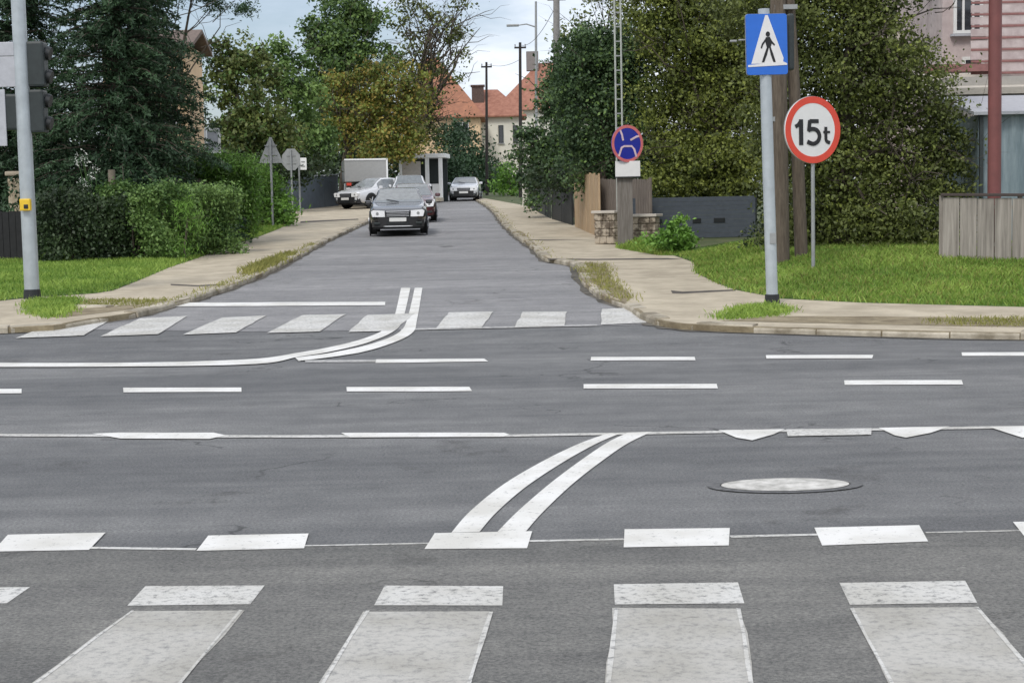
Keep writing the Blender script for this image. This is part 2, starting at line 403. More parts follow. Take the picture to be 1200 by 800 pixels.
def gutter(path, out_, wd, parent):
    P = [Vector(p[:2]) for p in path]; A = []; B = []
    for i, p in enumerate(P):
        t = (P[min(i+1,len(P)-1)]-P[max(i-1,0)]).normalized(); n = Vector((t.y,-t.x)); A.append(tuple(p+n*out_)); B.append(tuple(p+n*(out_+wd*random.uniform(.5,1.3))))
    sheet('gutter_grime', A+B[::-1], M_gut, h=T, off=.008, parent=parent)
def dense(path, st=.5):
    o = []; P = [Vector(p[:2]) for p in path]
    for a, b in zip(P, P[1:]):
        n = max(1, int((b-a).length/st)); o += [a.lerp(b, k/n) for k in range(n)]
    return o+[P[-1]]
gutter(dense(right_edge[:-1]), .05, .13, road); gutter(dense(left_edge[1:]), .05, .11, road)
# low second kerb line at the left corner, gutter seam
kerb(gp([(84,349),(130,348),(175,351)], HP), pvL, 1, .12)
kerb(gp([(88,359),(112,359),(128,360)], HP), pvL, 1, .12)

M_joint = mat('dark joint', (.07,.06,.05), .95, var=.3)
for q in ([(642,303.2),(700,303.6),(782,302.6),(800,304),(782,304.2),(700,305),(642,304.6)], [(786,340.5),(800,342),(862,339.4),(862,341),(800,344.4),(788,344)], [(694,281.5),(640,282),(618,281.5),(618,280.8),(640,281)]):
    sheet('pavement_joint', gp(q, HP), M_joint, h=HP, off=.0062, parent=pvR)
for q in ([(200,333),(232,334.5),(262,333),(262,334),(232,336),(200,334.5)], [(352,259.5),(385,258),(420,256.5),(420,257.6),(385,259.5),(352,261.5)]):
    sheet('pavement_joint', gp(q, HP), M_joint, h=HP, off=.0062, parent=pvL)

# lawns
lawnL_poly = gp([(-90,352),(0,352),(45,347),(84,345.5),(112,343.5),(132,340),(160,329),(199,313),(224,304.5),(274,286.5),(299,278.5),(327,267.5),(342,262),(345,252),(300,252),(240,280),(200,296),(0,300),(-90,303)], HP)
lawnL = sheet('lawn', lawnL_poly, M_lawn, h=HP, off=.006)
lawnR_poly = gp([(724,282),(729,288),(760,291),(783,296),(814.5,307),(815.5,319),(840,331),(862,339.5),(895,345.5),(912,349.5),(1010,354.5),(1200,359.5),(1262,360.5)], HP)+[(14.5,30.5),(3.3,34),(2.6,37)]
lawnR = sheet('lawn', lawnR_poly, M_lawn, h=H, off=.006, grid=.8, skirt=.1)

# ---------------------------------------------------------------- painted markings (children of the road)
def mark(name, pix, m_, off=.0066, h=T, parent=None, wob=.011, pts=None):
    return sheet(name, pts or gp(pix, h), m_, h=h, off=off, parent=parent or road, wob=wob)
# near crosswalk: big bars and the short bars beyond them
vpx, vpy = 750, 250
def ext(p, q, y):        # extend the edge line down the picture to y
    t = (y-q[1])/(p[1]-q[1]); return (q[0]+(p[0]-q[0])*t, y)
for (a, b, c, d) in (((-127,717),(-2,717),(-105,800),(-297,800)), ((153,717),(285,716),(215,800),(42,800)), ((428,717),(577,718),(553,800),(377,800)), ((720,714),(868,714),(883,800),(711,800)), ((996,714),(1147,713),(1222,800),(1041,800)), ((1275,712),(1420,711),(1540,800),(1370,800))):
    A = G(*a); B = G(*b); Cc = G(*c); D = G(*d)
    dl = Vector((D.x-A.x, D.y-A.y)).normalized(); dr = Vector((Cc.x-B.x, Cc.y-B.y)).normalized()
    ln = 3.8
    mark('crosswalk_bar', None, M_pworn, off=.0062, pts=[(A.x,A.y),(B.x,B.y),(B.x+dr.x*ln,B.y+dr.y*ln),(A.x+dl.x*ln,A.y+dl.y*ln)])
    for e0, e1 in (((A.x,A.y),(dl.x,dl.y)), ((B.x,B.y),(dr.x,dr.y))):     # crisper repainted rim of each bar
        sgn = 1 if e0[0] == A.x else -1
        mark('crosswalk_bar_edge', None, M_pmid, off=.0078, wob=.004, pts=[(e0[0],e0[1]),(e0[0]+sgn*.016,e0[1]),(e0[0]+sgn*.016+e1[0]*ln,e0[1]+e1[1]*ln),(e0[0]+e1[0]*ln,e0[1]+e1[1]*ln)])
for q in ([(-120,691),(33,689),(8,708),(-140,710)], [(172,688),(311,687),(294,709),(152,710)], [(448,687),(592,688),(587,710),(438,710)], [(719,685),(868,684),(870,708),(720,709)], [(982,684),(1129,682),(1144,708),(997,709)], [(1262,682),(1400,680),(1420,706),(1282,708)]):
    mark('cycle_crossing_bar', q, M_pmid, off=.0062)
for q in ([(-160,630),(-20,628),(-45,648),(-190,650)], [(8,628),(123,625),(105,645),(-12,648)], [(246,628),(363,626),(354,644),(229,646)], [(508,626),(623,624),(620,643),(496,645)], [(731,621),(855,620),(856,640),(732,642)], [(954,619),(1078,616),(1086,635),(962,640)], [(1190,613),(1300,611),(1320,630),(1205,633)]):
    mark('stop_line_block', q, M_pfresh, off=.0072)
mark('seam_line', [(104,642),(229,643.5),(229,645.5),(104,644)], M_pmid)
for a, b in ((354,508),(620,732),(856,962),(1084,1200)):
    ya = 643.5-(a-350)*.021; yb = 643.5-(b-350)*.021
    mark('seam_line', [(a,ya-4),(b,yb-4),(b,yb-2),(a,ya-2)], M_pmid, off=.0064)
# turning arcs in the junction
def arc(lc, rc, name, m_, h=T, off=.0066, par=None):
    a = smooth_line(gp(lc, h), 6); b = smooth_line(gp(rc, h), 6)
    return mark(name, None, m_, pts=[tuple(p) for p in a]+[tuple(p) for p in b[::-1]], off=off, h=h, parent=par, wob=0)
arc([(529,625),(552,599),(592,567),(640,539),(680,520),(712,508.5)], [(562,624),(583,600),(618,570),(662,541),(700,520),(727,508.5)], 'turning_arc_line', M_pfresh)
arc([(583,624),(610,597),(650,563),(688,535),(714,518),(736,507.5)], [(616,624),(637,600),(672,567),(708,539),(736,520),(764,506.5)], 'turning_arc_line', M_pfresh)
# thin line with thick dashes (near lane edge)
mark('lane_line', [(-60,508.5),(300,510.5),(600,509.5),(900,504.5),(1260,498.5),(1260,501),(900,507.2),(600,512.4),(300,513.4),(-60,511.4)], M_pmid, off=.0062)
for q in ([(108,509),(140,507.5),(250,508),(266,511),(245,515),(140,515)], [(400,508),(590,508),(598,510),(590,513),(412,513.5)], [(-140,507),(-60,507),(-60,512),(-140,512)]):
    mark('lane_dash', q, M_pfresh, off=.0084)
for q in ([(842,505),(921,503.5),(905,510),(880,517),(862,514)], [(1028,502),(1112,500.5),(1090,508),(1062,514),(1048,511)], [(1158,501),(1260,499),(1240,508),(1200,514),(1178,508)]):
    mark('give_way_tooth', q, M_pfresh, off=.0084)
mark('lane_dash', [(922,504),(1021,502.5),(1022,510),(924,512)], M_pmid, off=.0084)
# middle row of dashes
for a, b, y in ((-110,25,459), (145,282,457.3), (405,551,456.5), (683,839,453.2), (989,1127,448.7), (1262,1380,444)):
    mark('lane_dash', [(a,y-2.5),(b,y-2.8),(b+1,y+2.4),(a+1,y+2.8)], M_pfresh)
for a, b, y in ((692,815,420.8), (897,1023,418.6), (1127,1250,415.4)):
    mark('lane_dash', [(a,y-2.0),(b,y-2.3),(b,y+1.8),(a,y+2.2)], M_pfresh)
mark('lane_dash', [(440,421.5),(568,420.6),(572,424),(440,425.8)], M_pfresh)
mark('lane_dash', [(358,422.5),(440,422),(440,424.6),(358,425)], M_pfaint)
# double centre line curving out of the side street into the left lane
arc([(-90,426),(150,426),(290,422),(345,415),(385,408),(425,398),(452,386),(462,372),(470,338)], [(-90,431),(150,430.5),(300,427.5),(350,419),(392,412),(432,402),(463,388),(473,372),(481,338)], 'centre_line', M_pfresh, off=.0125)
arc([(346,420),(390,414),(435,404),(468,390),(478,372),(486,338)], [(350,424),(398,418),(445,408),(482,392),(489,374),(495,338)], 'centre_line', M_pfresh, off=.0125)
mark('stop_line', [(200,355.5),(452,354.5),(452,358.5),(205,360)], M_pfresh, off=.0135, wob=.01)
# far crosswalk
for q in ([(-42,376),(38,374),(-5,392),(-78,393)], [(76,375),(136,371.5),(98,394),(18,397)], [(164,374),(220,371),(186,392.5),(117,395)], [(260,373),(312,370.5),(277,390.5),(214,393)], [(355,370),(405,369),(374,389.5),(312,391)], [(430,370),(486,368),(462,388.5),(408,390)], [(526,367),(578,366),(565,384.5),(511,386)], [(613,366.5),(664,366),(661,382.5),(603,384.5)], [(705,363),(752,361),(758,379),(704,381.5)]):
    mark('crosswalk_bar', q, M_pmid, off=.0135, parent=side, wob=.012)
mark('crosswalk_edge_line', [(470,386),(700,381),(700,382.5),(470,387.8)], M_pfaint, off=.011, parent=side)

# manhole cover in the near lane
c = G(920,569); rx = 92*c.y/FPX
def ell(cx, cy, a, b, n=48): return [(cx+a*math.cos(2*math.pi*k/n), cy+b*math.sin(2*math.pi*k/n)) for k in range(n)]
M_iron = mat('worn iron rim', (.08,.08,.08), .8, col2=(.16,.16,.16), scale=14, bump=.5)
M_cover = mat('pale concrete cover', (.34,.33,.30), .8, col2=(.66,.64,.60), scale=9, bump=.4)
mh = thing('manhole_cover', 'pale oval manhole cover with dark iron rim set in the lane asphalt', 'manhole cover', (c.x,c.y,0))
mb = MB(); n = 48
ro = [(rx*math.cos(2*math.pi*k/n)*1.0,   .25*math.sin(2*math.pi*k/n)) for k in range(n)]; ri = [(x*.84, y*.86) for x, y in ro]
mb.add([(x,y,.007) for x,y in ro]+[(x,y,.009) for x,y in ri], [(k,(k+1)%n,(k+1)%n+n,k+n) for k in range(n)])
mb.build('rim', M_iron, mh)
mb = MB(); mb.add([(0,0,.013)]+[(x*.98,y*.95,.010) for x,y in ri], [(0,k+1,(k+1)%n+1) for k in range(n)]); mb.build('cover_plate', M_cover, mh)

# ---------------------------------------------------------------- foliage
def quads_obj(name, centers, size, tint, m_, parent=None, loc=(0,0,0), flat=.0, aspect=.6, outward=None, droop=0):
    """many separate leaf-sized faces as one mesh"""
    N = len(centers); c = np.asarray(centers, dtype=np.float64)-np.asarray(loc)
    nrm = RNG.normal(size=(N,3)); nrm[:,2] += flat
    if outward is not None: nrm += outward*1.1
    nrm /= np.linalg.norm(nrm, axis=1)[:,None]+1e-9
    t = RNG.normal(size=(N,3)); t[:,2] -= droop; t -= (t*nrm).sum(1)[:,None]*nrm; t /= np.linalg.norm(t, axis=1)[:,None]+1e-9
    b = np.cross(nrm, t); s = np.asarray(size)*RNG.uniform(.6,1.35,N); s = s[:,None]
    P = np.stack([c-t*s*.5, c+b*s*aspect*.5+nrm*s*.08, c+t*s*.5, c-b*s*aspect*.5+nrm*s*.08], 1).reshape(-1,3)
    me = bpy.data.meshes.new(name); me.vertices.add(N*4); me.vertices.foreach_set('co', P.ravel().astype(np.float32))
    me.loops.add(N*4); me.loops.foreach_set('vertex_index', np.arange(N*4, dtype=np.int32))
    me.polygons.add(N); me.polygons.foreach_set('loop_start', np.arange(0, N*4, 4, dtype=np.int32))
    try: me.polygons.foreach_set('loop_total', np.full(N, 4, dtype=np.int32))
    except Exception: pass
    a = me.attributes.new('tint', 'FLOAT', 'FACE'); a.data.foreach_set('value', np.clip(tint, 0, 1).astype(np.float32))
    me.materials.append(m_); me.update(calc_edges=True)
    o = bpy.data.objects.new(name, me); C.objects.link(o); o.location = loc
    if parent: o.parent = parent
    return o

def crown_points(blobs, leaf, lai, clump=.35, fill=.35, aspect=.6, spray=.42):
    """blobs: (center Vector, (rx,ry,rz)); returns leaf centres, tints, outward dirs"""
    Cs, Ts, Os = [], [], []
    for (c, r) in blobs:
        r = np.array(r); area = math.pi*r[0]*r[2]
        n = int(lai*area/(leaf*leaf*.92*aspect)); per = 64; k = max(6, n//per)
        d = RNG.normal(size=(k,3)); d /= np.linalg.norm(d, axis=1)[:,None]
        rr = np.where(RNG.random(k) < fill, RNG.uniform(.1,.8,k), RNG.uniform(.78,1.06,k))
        cc = d*rr[:,None]*r
        ct = RNG.uniform(0,1,k)**1.7
        cs = clump*RNG.uniform(.6,1.75,k); q3 = cc+np.array(c); ct = np.clip(ct*.7+.32*(.5+.5*np.sin(q3[:,0]*1.9+q3[:,2]*1.3)*np.sin(q3[:,2]*2.3+q3[:,1])), 0, 1)
        szr = np.repeat(RNG.uniform(.7,1.35,k), per)
        P = np.repeat(cc, per, 0)+RNG.normal(size=(k*per,3))*np.repeat(cs, per)[:,None]*np.array([.62,.62,spray])
        Cs.append(P+np.array(c)); Ts.append(np.repeat(ct, per)*.78+RNG.uniform(0,.25,k*per)); Os.append(np.repeat(d, per, 0)*.6)
    return np.concatenate(Cs), np.concatenate(Ts), np.concatenate(Os)

def tree_wood(base, blobs, r_tr, seed=0, lean=0, extra=0, tips=None):
    """trunk with limbs reaching into each blob, tapering and forking, relative to base"""
    rnd = random.Random(seed); mb = MB(); b = Vector(base)
    top = max((c for c, r in blobs), key=lambda q: q[2])
    cz = sum(c[2] for c, r in blobs)/len(blobs); ax = Vector((sum(c[0] for c, r in blobs)/len(blobs), sum(c[1] for c, r in blobs)/len(blobs), 0))
    tip = Vector((top[0]*.6+ax.x*.4, ax.y, top[2]))
    n = 9; path = []
    for i in range(n+1):
        t = i/n; p = b.lerp(tip, t); p.x = b.x+(tip.x-b.x)*t**1.6+rnd.uniform(-.07,.07)*(t > 0)*(tip.z-b.z)*.15
        p.y = b.y+(tip.y-b.y)*t+rnd.uniform(-.03,.03)*(tip.z-b.z)*.2*(t > 0); path.append(p)
    rad = [r_tr*(1.35 if i == 0 else 1)*(1-.88*(i/n)) for i in range(n+1)]
    mb.tube([p-b for p in path], rad, 9)
    def limb(p, q, r, depth):
        m1 = p.lerp(q, .35)+Vector((rnd.uniform(-.1,.1), rnd.uniform(-.1,.1), -.04))*(q-p).length
        m2 = p.lerp(q, .7)+Vector((rnd.uniform(-.12,.12), rnd.uniform(-.12,.12), .05))*(q-p).length
        mb.tube([p-b, m1-b, m2-b, q-b], [r, r*.75, r*.5, r*.2], 6, False)
        if depth:
            for s_ in range(3):
                o = m1.lerp(q, rnd.uniform(.1,.8)); dv = (q-p).length*rnd.uniform(.35,.6)
                e = o+(Vector((rnd.uniform(-1,1), rnd.uniform(-1,1), rnd.uniform(-.3,.9))).normalized()*dv+(q-p)*.15)
                limb(o, e, r*.45, depth-1)
    for c, r in blobs:
        for s_ in range(2+extra):
            i = rnd.randint(3, n-1); p = path[i]
            q = Vector(c)+Vector((rnd.uniform(-.7,.7)*r[0], rnd.uniform(-.6,.6)*r[1], rnd.uniform(-.4,.7)*r[2]))
            if (q-p).length > .3: limb(p, q, max(rad[i]*.5, r_tr*.12), 1+(extra > 0))
    return mb

def tree(label, d, basepx, blobs_px, leafkey, lai=5, leafpx=4.5, thick=.8, r_tr=.16, name='tree', cat='tree', group=None, h=None, seed=1, extra=0, clump=None, kind2=None, aspect=.6, flat=0, droop=0, fill=.35, spray=.42):
    """blobs given as (px, py, half width px, half height px) measured at real depth d"""
    s = d/FPX; bl = []; rnd = random.Random(seed)
    for i, q in enumerate(blobs_px):
        c = W(q[0], q[1], d+(rnd.uniform(-1,1)*thick*q[2]*s*.6 if i else 0)); bl.append((c, (q[2]*s, max(.4, q[2]*s*thick), q[3]*s)))
    c0 = W(basepx, 240, d); hf = h or H; base = Vector((c0.x, d, hf(c0.x, d)-.02))
    root = thing(name, label, cat, base, 0, group)
    tree_wood(base, bl, r_tr, seed, extra=extra).build('trunk', M_bark, root, smooth=True)
    leaf = leafpx*s
    P, t, O = crown_points(bl, leaf, lai, clump or max(.18, leaf*3.2), fill, aspect, spray)
    keep = P[:,2] > base.z+.03; P, t, O = P[keep], t[keep], O[keep]
    o = quads_obj('crown', P, leaf*1.25, t, LF[leafkey], root, tuple(base), flat, aspect, O, droop); o.location = (0,0,0)
    if kind2:
        k, frac, lo = kind2
        n = int(len(P)*frac); idx = RNG.choice(len(P), n, replace=False)
        o2 = quads_obj('lighter_leaves' if k != 'autumn' else 'autumn_leaves', P[idx]+RNG.normal(size=(n,3))*leaf, leaf*1.25, t[idx], LF[k], root, tuple(base), flat, aspect, O[idx]); o2.location = (0,0,0)
    return root

def hedge(name, label, cat, corners, height, leafkey, leaf=.07, lai=5, thick=.8, topw=.05, h=H, group=None, bulge=.12):
    """clipped or rough hedge following a ground line: twiggy core plus leaves over every face"""
    a, b = Vector(corners[0]), Vector(corners[1]); dv = b-a; ln = dv.length; u = dv/ln; nrm = Vector((-u.y, u.x, 0))
    root = thing(name, label, cat, (a.x, a.y, h(a.x, a.y)), 0, group)
    mb = MB()
    for k in range(max(4, int(ln/.35))):
        p = a+u*(ln*(k+.5)/max(4, int(ln/.35))); z = h(p.x, p.y)-root.location.z
        for q in range(4):
            e = Vector((random.uniform(-.3,.3), random.uniform(-.3,.3)*thick, height*random.uniform(.6,.93)))
            s_ = Vector((p.x-a.x, p.y-a.y, z)); mb.tube([s_, s_+e*.5+Vector((random.uniform(-.05,.05),0,0)), s_+e], [.022,.015,.006], 5, False)
    mb.build('stems', M_bark, root)
    area = ln*height*2+ln*thick+thick*height*2; n = int(area*lai/(leaf*leaf*.55))
    t = RNG.random(n); f = RNG.random(n); Pp = np.zeros((n,3)); O = np.zeros((n,3))
    wf = np.array([ln*height, ln*height, ln*thick, thick*height, thick*height, ln*height*.8]); wf = wf/wf.sum(); F = RNG.choice(6, n, p=wf)
    hh = RNG.random(n); L_ = t*ln; Wd = (f-.5)*thick
    L_ = np.where(F == 3, 0, np.where(F == 4, ln, L_)); Wd = np.where(F == 0, -thick/2, np.where(F == 1, thick/2, Wd)); hh = np.where(F == 2, 1, hh)
    # undulating surface
    und = (np.sin(L_*2.1+1)+np.sin(L_*5.3+hh*4)+np.sin(hh*7+L_*3.1))*bulge/3
    Wd = Wd+np.sign(Wd)*und; hz = hh*height*(1+.55*und*(1 if bulge < .5 else .6))
    jit = RNG.normal(size=(n,3))*leaf*1.5
    ga = np.array([u.x,u.y]); gn = np.array([nrm.x,nrm.y])
    Pp[:,0] = a.x+L_*ga[0]+Wd*gn[0]; Pp[:,1] = a.y+L_*ga[1]+Wd*gn[1]
    Pp[:,2] = np.array([h(x, y) for x, y in Pp[:, :2]])+hz; Pp += jit
    O[:,0] = np.sign(Wd)*gn[0]; O[:,1] = np.sign(Wd)*gn[1]; O[:,2] = (F == 2)*1.2
    tint = .5+.35*np.sin(L_*3.3)*np.sin(hh*5+L_)+RNG.uniform(-.35,.35,n)
    o = quads_obj('foliage', Pp, leaf*1.3, tint, LF[leafkey], root, (root.location.x, root.location.y, root.location.z), 0, .6, O*.7); o.location = (0,0,0)
    return root

def blades(name, poly, h, n, hgt, wd, key, label, edge=False):
    P = np.array(poly); x0,y0 = P.min(0); x1,y1 = P.max(0); pts = []
    def inside(X, Y):
        c = np.zeros(len(X), bool); j = len(P)-1
        for i in range(len(P)):
            cond = ((P[i,1] > Y) != (P[j,1] > Y)) & (X < (P[j,0]-P[i,0])*(Y-P[i,1])/(P[j,1]-P[i,1]+1e-12)+P[i,0]); c ^= cond; j = i
        return c
    X = RNG.uniform(x0,x1,n*4); Y = RNG.uniform(y0,y1,n*4); k = inside(X,Y); X, Y = X[k][:n], Y[k][:n]; N = len(X)
    jt = .05 if n > 20000 else .09
    X = X+RNG.normal(size=N)*jt; Y = Y+RNG.normal(size=N)*jt
    Z = np.array([h(a,b) for a,b in zip(X,Y)])
    patch = .5+.5*np.sin(X*1.7+np.sin(Y*2.3))*np.sin(Y*1.9+X*.7)
    hg = hgt*RNG.uniform(.4,1.25,N)*(.75+.5*patch); a = RNG.uniform(0,2*math.pi,N); ln = RNG.normal(size=(N,2))*.4
    dx, dy = np.cos(a)*wd/2, np.sin(a)*wd/2
    V = np.stack([np.stack([X-dx,Y-dy,Z],1), np.stack([X+dx,Y+dy,Z],1), np.stack([X+dx*.5+ln[:,0]*hg*.4,Y+dy*.5+ln[:,1]*hg*.4,Z+hg*.6],1), np.stack([X+ln[:,0]*hg,Y+ln[:,1]*hg,Z+hg],1)],1).reshape(-1,3)
    me = bpy.data.meshes.new(name); me.vertices.add(N*4); me.vertices.foreach_set('co', V.ravel().astype(np.float32))
    me.loops.add(N*4); me.loops.foreach_set('vertex_index', np.arange(N*4, dtype=np.int32)); me.polygons.add(N); me.polygons.foreach_set('loop_start', np.arange(0,N*4,4,dtype=np.int32))
    try: me.polygons.foreach_set('loop_total', np.full(N, 4, dtype=np.int32))
    except Exception: pass
    t = me.attributes.new('tint','FLOAT','FACE'); t.data.foreach_set('value', np.clip(patch*.45+RNG.uniform(0,.6,N),0,1).astype(np.float32))
    me.materials.append(LF[key]); me.update(calc_edges=True); o = bpy.data.objects.new(name, me); C.objects.link(o)
    tag(o, label, 'grass', kind='stuff'); return o
blades('grass', lawnR_poly, H, 110000, .085, .014, 'grass', 'short bright green grass covering the right hand lawn')
blades('grass', lawnL_poly, HP, 90000, .085, .016, 'grass', 'green grass covering the left hand lawn beside the pavement')
blades('grass', lawnR_poly, H, 22000, .085, .018, 'drygrass', 'yellowish dry blades among the right hand lawn grass')
blades('weeds', [(p.x+.02,p.y) for p in right_kerb[2:26]]+[(p.x+.22,p.y) for p in right_kerb[2:26]][::-1], HP, 1500, .06, .02, 'drygrass', 'sparse dry weeds along the right kerb of the side street')
blades('weeds', [(p.x-.02,p.y) for p in left_kerb[14:40]]+[(p.x-.18,p.y) for p in left_kerb[14:40]][::-1], HP, 1100, .06, .02, 'drygrass', 'sparse dry weeds along the left kerb of the side street')
blades('weeds', gp([(735,284),(775,288),(800,298),(760,296),(735,291)], HP), HP, 2500, .16, .02, 'grass', 'longer grass in front of the rubble stone wall')
blades('weeds', gp([(40,352),(66,350),(92,350),(84,364),(64,374),(38,368),(30,358)], HP), HP, 3800, .08, .018, 'grass', 'ragged weeds growing round the foot of the left pole')
blades('weeds', gp([(842,372),(866,362),(900,357),(925,364),(912,370),(880,373),(850,375)], HP), HP, 3200, .07, .014, 'grass', 'tuft of green weeds at the foot of the crossing sign pole')
blades('weeds', gp([(676,312),(690,308),(712,310),(716,326),(742,350),(735,355),(706,341),(686,325)], HP), HP, 1800, .06, .014, 'drygrass', 'thin yellowish weeds on the verge by the side street kerb')
blades('weeds', gp([(282,322),(300,312),(330,300),(345,296),(330,306),(300,320)], HP), HP, 1800, .12, .02, 'drygrass', 'dry weeds along the left kerb of the side street')
blades('weeds', gp([(90,352),(130,351),(196,352),(176,357),(130,359),(92,359)], HP), HP, 1800, .05, .014, 'drygrass', 'yellow weeds between the kerb stones at the left corner')
blades('weeds', gp([(1085,375),(1200,373),(1262,374),(1262,384),(1100,381)], HP), HP, 1700, .05, .014, 'drygrass', 'weeds in the dirt strip by the right kerb')

# ================================================================ TREES (right side)
tree('big olive green tree with leaves to the ground behind the weight limit sign', 30.0, 985, [(940,275,40,34),(985,60,95,70),(930,130,60,60),(1060,110,62,60),(1030,190,80,60),(1100,190,42,50),(960,200,60,60),(1050,262,75,42),(1110,258,30,34),(930,10,90,60),(1010,-60,110,70),(985,262,46,40)], 'olive', lai=4.6, leafpx=3.8, r_tr=.2, seed=3, extra=1, clump=.30, kind2=('yellowgreen', .16, 0), thick=.6, spray=.24, droop=.6)
tree('yellow green leafy tree behind the blue crossing sign', 43.5, 845, [(800,215,48,24),(860,220,40,24),(840,60,70,70),(800,30,50,60),(800,120,50,55),(860,140,55,60),(880,60,50,60),(850,200,48,42),(800,190,40,38),(840,-40,80,60),(770,-10,45,45)], 'yellowgreen', lai=4.4, leafpx=3.6, r_tr=.17, seed=5, extra=1, clump=.40, kind2=('olive', .5, 0), thick=.65, spray=.26)
tree('dense dark green tree behind the no stopping sign', 46.0, 700, [(700,120,50,60),(740,100,45,60),(700,185,48,36),(755,180,46,46),(735,60,42,40),(690,70,38,36),(775,215,30,24)], 'darkgreen', lai=5.5, leafpx=3.6, r_tr=.2, seed=8, clump=.3, kind2=('mid', .18, 0), thick=.6)
tree('dark green street tree over the black gate with pole rising beside it', 58.0, 668, [(668,132,34,42),(672,78,22,28),(630,180,26,40),(665,190,34,36),(672,105,30,40),(622,215,15,26),(690,55,30,24),(652,112,16,20)], 'darkgreen', lai=5.5, leafpx=3.6, r_tr=.18, seed=9, clump=.32, thick=.6, kind2=('mid',.2,0))
tree('bare twiggy tree top rising above the dark street trees', 62.0, 700, [(700,20,34,30),(728,5,24,26),(680,40,20,14)], 'olive', lai=.35, leafpx=3.5, r_tr=.14, seed=12, extra=3, thick=.6)
# left side
def conifer(label, d, px, toppx, Rm, leaf, seed, zbot=.3, key='conifer', kind2='darkgreen'):
    rnd = random.Random(seed); rg = np.random.default_rng(seed)
    c0 = W(px, 240, d); base = Vector((c0.x, d, HP(c0.x,d)-.02)); Ht = (W(px, toppx, d)-base).z
    root = thing('conifer_tree', label, 'tree', base); mb = MB()
    mb.tube([(0,0,-.1),(0,0,Ht*.5),(0,0,Ht*.98)], [.26,.15,.02], 10)
    Ps, Ts, Os = [], [], []; z = zbot
    while z < Ht*.97:
        Rz = Rm*(1-(z/Ht)**1.25)*rnd.uniform(.85,1.1)+.15; nb = int(7+Rz*3.2)
        for k in range(nb):
            az = rnd.uniform(0, 2*math.pi); Lb = Rz*rnd.uniform(.72,1.12); u = Vector((math.cos(az), math.sin(az), 0)); zz = z+rnd.uniform(-.2,.2)
            sag = rnd.uniform(.12,.3)*Lb; lift = .10*Lb
            def bp(t): return u*(Lb*t)+Vector((0,0,zz+lift*math.sin(t*2.2)-sag*t*t))
            mb.tube([bp(0), bp(.35), bp(.7), bp(.97)], [.035,.024,.014,.004], 4, False)
            n = int(150*Lb/2.2*(.09/leaf)); t = rg.random(n)**.75; side_ = rg.normal(size=n)*.30*Lb*(1.05-t)*.62
            sv = np.array([-u.y, u.x]); cen = np.zeros((n,3)); cen[:,0] = u.x*Lb*t+sv[0]*side_; cen[:,1] = u.y*Lb*t+sv[1]*side_
            cen[:,2] = zz+lift*np.sin(t*2.2)-sag*t*t-abs(side_)*.25-rg.random(n)**2*.16
            Ps.append(cen); b0 = rnd.random()**1.6; Ts.append(b0*.7+rg.random(n)*.3)
            o = np.zeros((n,3)); o[:,0] = u.x*.3; o[:,1] = u.y*.3; o[:,2] = .7; Os.append(o)
        z += rnd.uniform(.20,.30)
    mb.build('trunk', M_bark, root, smooth=True)
    P = np.concatenate(Ps)+np.array(base); o = quads_obj('crown', P, leaf*1.7, np.concatenate(Ts), LF[key], root, tuple(base), 0, .30, np.concatenate(Os), .4); o.location = (0,0,0)
    return root
conifer('big dark spruce with drooping branches behind the hedge, right of the traffic light pole', 41.0, 145, -230, 3.1, .085, 21)
conifer('second dark spruce standing at the left edge behind the black board fence', 44.0, 35, -260, 2.7, .09, 23, .8)
conifer('slimmer dark spruce between the big spruce and the cream house', 46.5, 178, -330, 1.55, .09, 25)
tree('dark fir whose branch ends reach into the sky gap', 52.0, 190, [(262,4,26,10),(240,-14,40,16),(280,10,16,6),(215,-30,44,40)], 'conifer', lai=2.2, leafpx=4.5, r_tr=.14, name='conifer_tree', seed=22, clump=.22, aspect=.25, thick=.5)
tree('olive brown bushy tree beside the cream house', 74.0, 278, [(262,185,34,30),(300,190,40,26),(275,70,30,34),(300,110,34,48),(262,120,24,50),(285,165,42,34),(320,160,30,36)], 'olive', lai=4.6, leafpx=4.0, r_tr=.16, seed=24, clump=.34, kind2=('mid', .25, 0), thick=.7)
tree('green tree with a pointed top left of the street', 80.0, 335, [(360,190,34,18),(330,198,36,16),(328,60,17,30),(335,100,36,44),(360,140,36,46),(345,175,36,26)], 'mid', lai=4.6, leafpx=4.0, r_tr=.18, seed=26, clump=.38, thick=.7)
tree('tall round green tree standing left of the street behind the yellowing one', 96.0, 410, [(398,40,44,44),(385,90,44,50),(430,80,42,50),(420,20,34,28),(370,45,20,22),(400,150,50,44)], 'mid', lai=4.6, leafpx=3.8, r_tr=.24, seed=28, clump=.45, kind2=('darkgreen', .3, 0), thick=.7)
tree('yellowing autumn tree over the parked cars', 86.0, 402, [(430,110,42,34),(410,140,30,34),(460,140,44,44),(445,168,46,22),(400,92,22,14),(480,110,26,36)], 'yellowgreen', lai=3.0, leafpx=3.4, r_tr=.2, seed=30, extra=1, clump=.5, kind2=('autumn', .5, 0), thick=.7)
tree('thin leafed tree with bare dark branches against the sky', 92.0, 478, [(470,130,34,36),(490,150,30,30),(480,40,34,44),(510,30,36,34),(535,40,20,40),(505,80,34,34),(500,120,30,40),(505,160,24,24)], 'olive', lai=1.1, leafpx=3.2, r_tr=.34, seed=33, extra=5, clump=.5, thick=.7)
